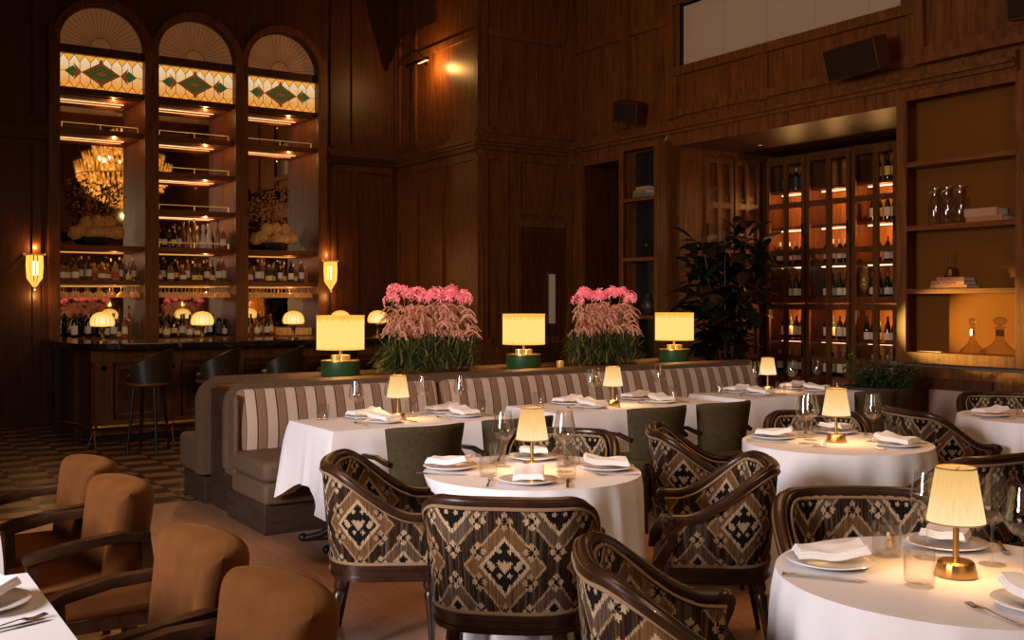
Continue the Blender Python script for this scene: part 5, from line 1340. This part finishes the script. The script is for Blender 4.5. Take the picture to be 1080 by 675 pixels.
# ------------------------------------------------------------------ plants
def leaf(b, base, d_, up, L, W_, droop=.25):
    d_ = d_.normalized(); s_ = d_.cross(up)
    if s_.length < .05: s_ = Vector((1, 0, 0))
    s_.normalize(); u_ = s_.cross(d_).normalized(); rows = []
    for k in range(7):
        t_ = k/6; w_ = W_*.5*math.sin(PI*min(1, t_*.94+.06))**.75
        c_ = base+d_*L*t_-Vector((0, 0, droop*L*t_*t_)); rows.append([tuple(c_-s_*w_+u_*w_*.25), tuple(c_), tuple(c_+s_*w_+u_*w_*.25)])
    b.grid(rows)
def rubber_plant(label, x, y, h0, h1, rad_, n, seed, stems=5, L=(.20, .32)):
    random.seed(seed); r = thing('rubber_plant', label, 'plant', (x, y, 0))
    MB().lathe([(0, 0), (.16, 0), (.20, .3), (.21, .40), (.19, .40), (.17, .35), (0, .35)], n=28).build('pot', 'ceramic_dark', r, smooth=50)
    MB().lathe([(0, .352), (.17, .352)], n=20, cap=False).build('soil', 'soil', r)
    bs_ = MB(); bl_ = MB()
    for k in range(stems):
        a0 = 2*PI*k/stems; top = Vector((rad_*.62*cos(a0), rad_*.62*sin(a0), random.uniform(h0+.5*(h1-h0), h1-.1)))
        if k == 0: top = Vector((0, 0, h1-.12))
        pts = [Vector((.04*cos(a0), .04*sin(a0), .34)), Vector((top.x*.45, top.y*.45, .34+(top.z-.34)*.5)), top]
        bs_.tube([tuple(p) for p in pts], n=6, rs=[.014, .011, .006])
        for q_ in range(n//stems):
            t_ = random.uniform(.28, 1)**.8; p = pts[0].lerp(pts[1], t_*2) if t_ < .5 else pts[1].lerp(pts[2], t_*2-1)
            if p.z < h0: continue
            a = random.uniform(0, 2*PI); el = random.uniform(-.5, .9)
            d_ = Vector((cos(a)*cos(el), sin(a)*cos(el), sin(el)))
            p = p+d_*random.uniform(0, rad_*.45)
            bl_.mat('rubber_leaf' if random.random() < .85 else 'rubber_leaf_brown'); ln = random.uniform(*L); leaf(bl_, p, d_, Vector((random.uniform(-.4, .4), random.uniform(-.4, .4), 1)), ln, ln*.46)
    bs_.build('stem', 'bark', r, smooth=60); bl_.build('leaves', None, r, smooth=60)
rubber_plant('large dark rubber plant behind the right end of the banquette before the wine cabinets', 8.0, 7.98, .98, 2.40, .52, 400, 21, 8, (.20, .34))
random.seed(5)
r = thing('rubber_plant', 'dark rubber plant with large leaves reaching in from the left picture edge', 'plant', (.42, 6.05, 0))
MB().lathe([(0, 0), (.16, 0), (.20, .3), (.21, .42), (.19, .42), (.17, .36), (0, .36)], n=28).build('pot', 'ceramic_dark', r, smooth=50); MB().lathe([(0, .362), (.17, .362)], n=20, cap=False).build('soil', 'soil', r)
MB().tube([(0, 0, .35), (.02, .02, .9), (.04, -.03, 1.7)], n=8, rs=[.018, .014, .008]).build('stem', 'bark', r, smooth=60)
b = MB().mat('rubber_leaf')
for (bz, a, el, ln, dr_) in ((1.42, -.62, .75, .42, .35), (1.46, -.55, -.35, .36, .5), (1.2, -1.5, .3, .3, .4), (1.6, 2.2, .6, .34, .3), (1.3, 3.0, .2, .34, .4), (1.68, 1.2, 1.1, .3, .2), (1.45, 4.2, .3, .34, .4), (1.0, 2.0, 0, .3, .3)):
    leaf(b, Vector((.03, 0, bz)), Vector((cos(a)*cos(el), sin(a)*cos(el), sin(el))), Vector((0, 0, 1)), ln, ln*.42, dr_)
b.build('leaves', None, r, smooth=60)
# planter with small leaved bush
random.seed(31)
r = thing('planter', 'wide taupe bowl planter with a small leaved green bush before the wine cabinets', 'plant', (7.18, 5.50, 0))
r.location = (7.82, 5.93, 0)
MB().lathe([(0, 0), (.18, 0), (.19, .02), (.16, .25), (.22, .5), (.30, .72), (.31, .765), (.29, .765), (.26, .70), (0, .70)], n=36).build('pot', 'pot_taupe', r, smooth=50)
MB().lathe([(0, .705), (.26, .705)], n=20, cap=False).build('soil', 'soil', r)
b = MB(); bs_ = MB()
for k in range(26):
    a = random.uniform(0, 2*PI); rr_ = random.uniform(.05, .30); top = Vector((rr_*1.25*cos(a), rr_*1.25*sin(a), random.uniform(.82, 1.06)))
    p0 = Vector((rr_*.4*cos(a), rr_*.4*sin(a), .70)); bs_.tube([tuple(p0), tuple(p0.lerp(top, .5)+Vector((0, 0, .04))), tuple(top)], .004, 4)
    for q_ in range(120):
        c_ = p0.lerp(top, random.uniform(.3, 1.05))+Vector((random.gauss(0, .035), random.gauss(0, .035), random.gauss(0, .025)))
        a2 = random.uniform(0, 2*PI); e_ = Vector((cos(a2), sin(a2), random.uniform(-.5, .8)))*.018; f_ = e_.cross(Vector((0, 0, 1))).normalized()*.012
        b.poly([tuple(c_-e_), tuple(c_-f_), tuple(c_+e_), tuple(c_+f_)])
bs_.build('stems', 'bark', r); b.build('leaves', 'box_leaf', r)

# ------------------------------------------------------------------ chandelier (seen in the mirrors)
ch_ = thing('chandelier', 'large tiered glass chandelier reflected in the arched bar mirrors', 'chandelier', (5.98, 2.6, .10)); ch_.scale = (1.08, 1.08, 1.02)
MB().lathe([(.20, 5.82), (.20, 5.885), (0, 5.89)], n=24).build('canopy', 'brass_dark', ch_, smooth=40)
MB().lathe([(.015, 5.2), (.015, 5.85)], n=8).build('stem', 'brass_dark', ch_, smooth=40)
for k, (R_, z_, n_, h_) in enumerate(((.22, 5.12, 16, .32), (.42, 4.95, 26, .34), (.62, 4.75, 36, .34), (.82, 4.55, 48, .32), (.98, 4.35, 56, .30))):
    b = MB()
    for i in range(n_):
        a = 2*PI*i/n_; c_, s_ = cos(a), sin(a); w_ = .030
        rows = []
        for t_ in range(5):
            q_ = t_/4; rr_ = R_+.05*q_*q_; ww = w_*(1-.5*q_**3); rows.append([(rr_*c_+ww*s_, rr_*s_-ww*c_, z_-.05+h_*q_), (rr_*c_-ww*s_, rr_*s_+ww*c_, z_-.05+h_*q_)])
        b.grid(rows)
    b.build('glass_tier', 'chandelier_glass', ch_); MB().tube([(R_*cos(2*PI*i/40), R_*sin(2*PI*i/40), z_-.04) for i in range(40)], .012, 6, closed=True).build('tier_ring', 'brass_dark', ch_)
b = MB(); random.seed(9)
for i in range(520):
    a = random.uniform(0, 2*PI); t_ = random.uniform(0, 1); rr_ = .96*math.sqrt(max(0, 1-t_**1.6))*random.uniform(.75, 1); z_ = 4.30-.70*t_
    b.ball((rr_*cos(a), rr_*sin(a), z_), random.uniform(.018, .036), 6, 4, (1, 1, 1.7))
b.build('glass_drops', 'chandelier_glass', ch_)
for i in range(8):
    a = 2*PI*i/8; MB().ball((.5*cos(a), .5*sin(a), 4.7), .05, 8, 6).build('bulb', 'chandelier_bulb', ch_)
light('POINT', 'chandelier_light', (5.98, 2.6, 3.55), 40, WARM, 0)
# outlet-free wall art reflected
pf = thing('picture_frame', 'framed picture on the near wall, seen only in the bar mirrors', 'picture', (3.2, Y0+.02, 2.9))

bpy.data.objects.remove(pf)

# ------------------------------------------------------------------ lights
light('AREA', 'window_daylight', (-3.6, 2.6, 2.4), 165, (1, .92, .95), 1.7, target=(3.0, 4.8, .5), shape='SQUARE', spread=rad(95))
light('AREA', 'front_fill', (.5, -2.2, 3.6), 22, (1, .66, .42), 2.2, target=(3.2, 4.2, .4), spread=rad(90))
light('AREA', 'overhead_fill_dining', (3.6, 4.6, 5.7), 37, (1, .52, .24), 3.0, rot=(0, 0, 0), spread=rad(95))  # added area light for general warm ambient, no fixture up there
light('AREA', 'overhead_fill_bar', (3.6, 10.2, 5.7), 9, (1, .50, .2), 1.6, rot=(0, 0, 0), spread=rad(90))  # unseen ambient fill over the bar, not a lamp of the room
light('AREA', 'right_wall_fill', (3.5, 7.5, 4.6), 9, (1, .48, .16), 1.6, target=(8.5, 9.2, 4.2), spread=rad(100))  # added to brighten the upper right wall, has no fixture
light('SPOT', 'aisle_floor_spot', (1.0, 6.9, 5.6), 110, (1, .42, .07), .05, target=(1.1, 6.5, 0), spot_size=rad(30), spot_blend=.9)  # added spot without a fitting, makes the amber patch on the floor
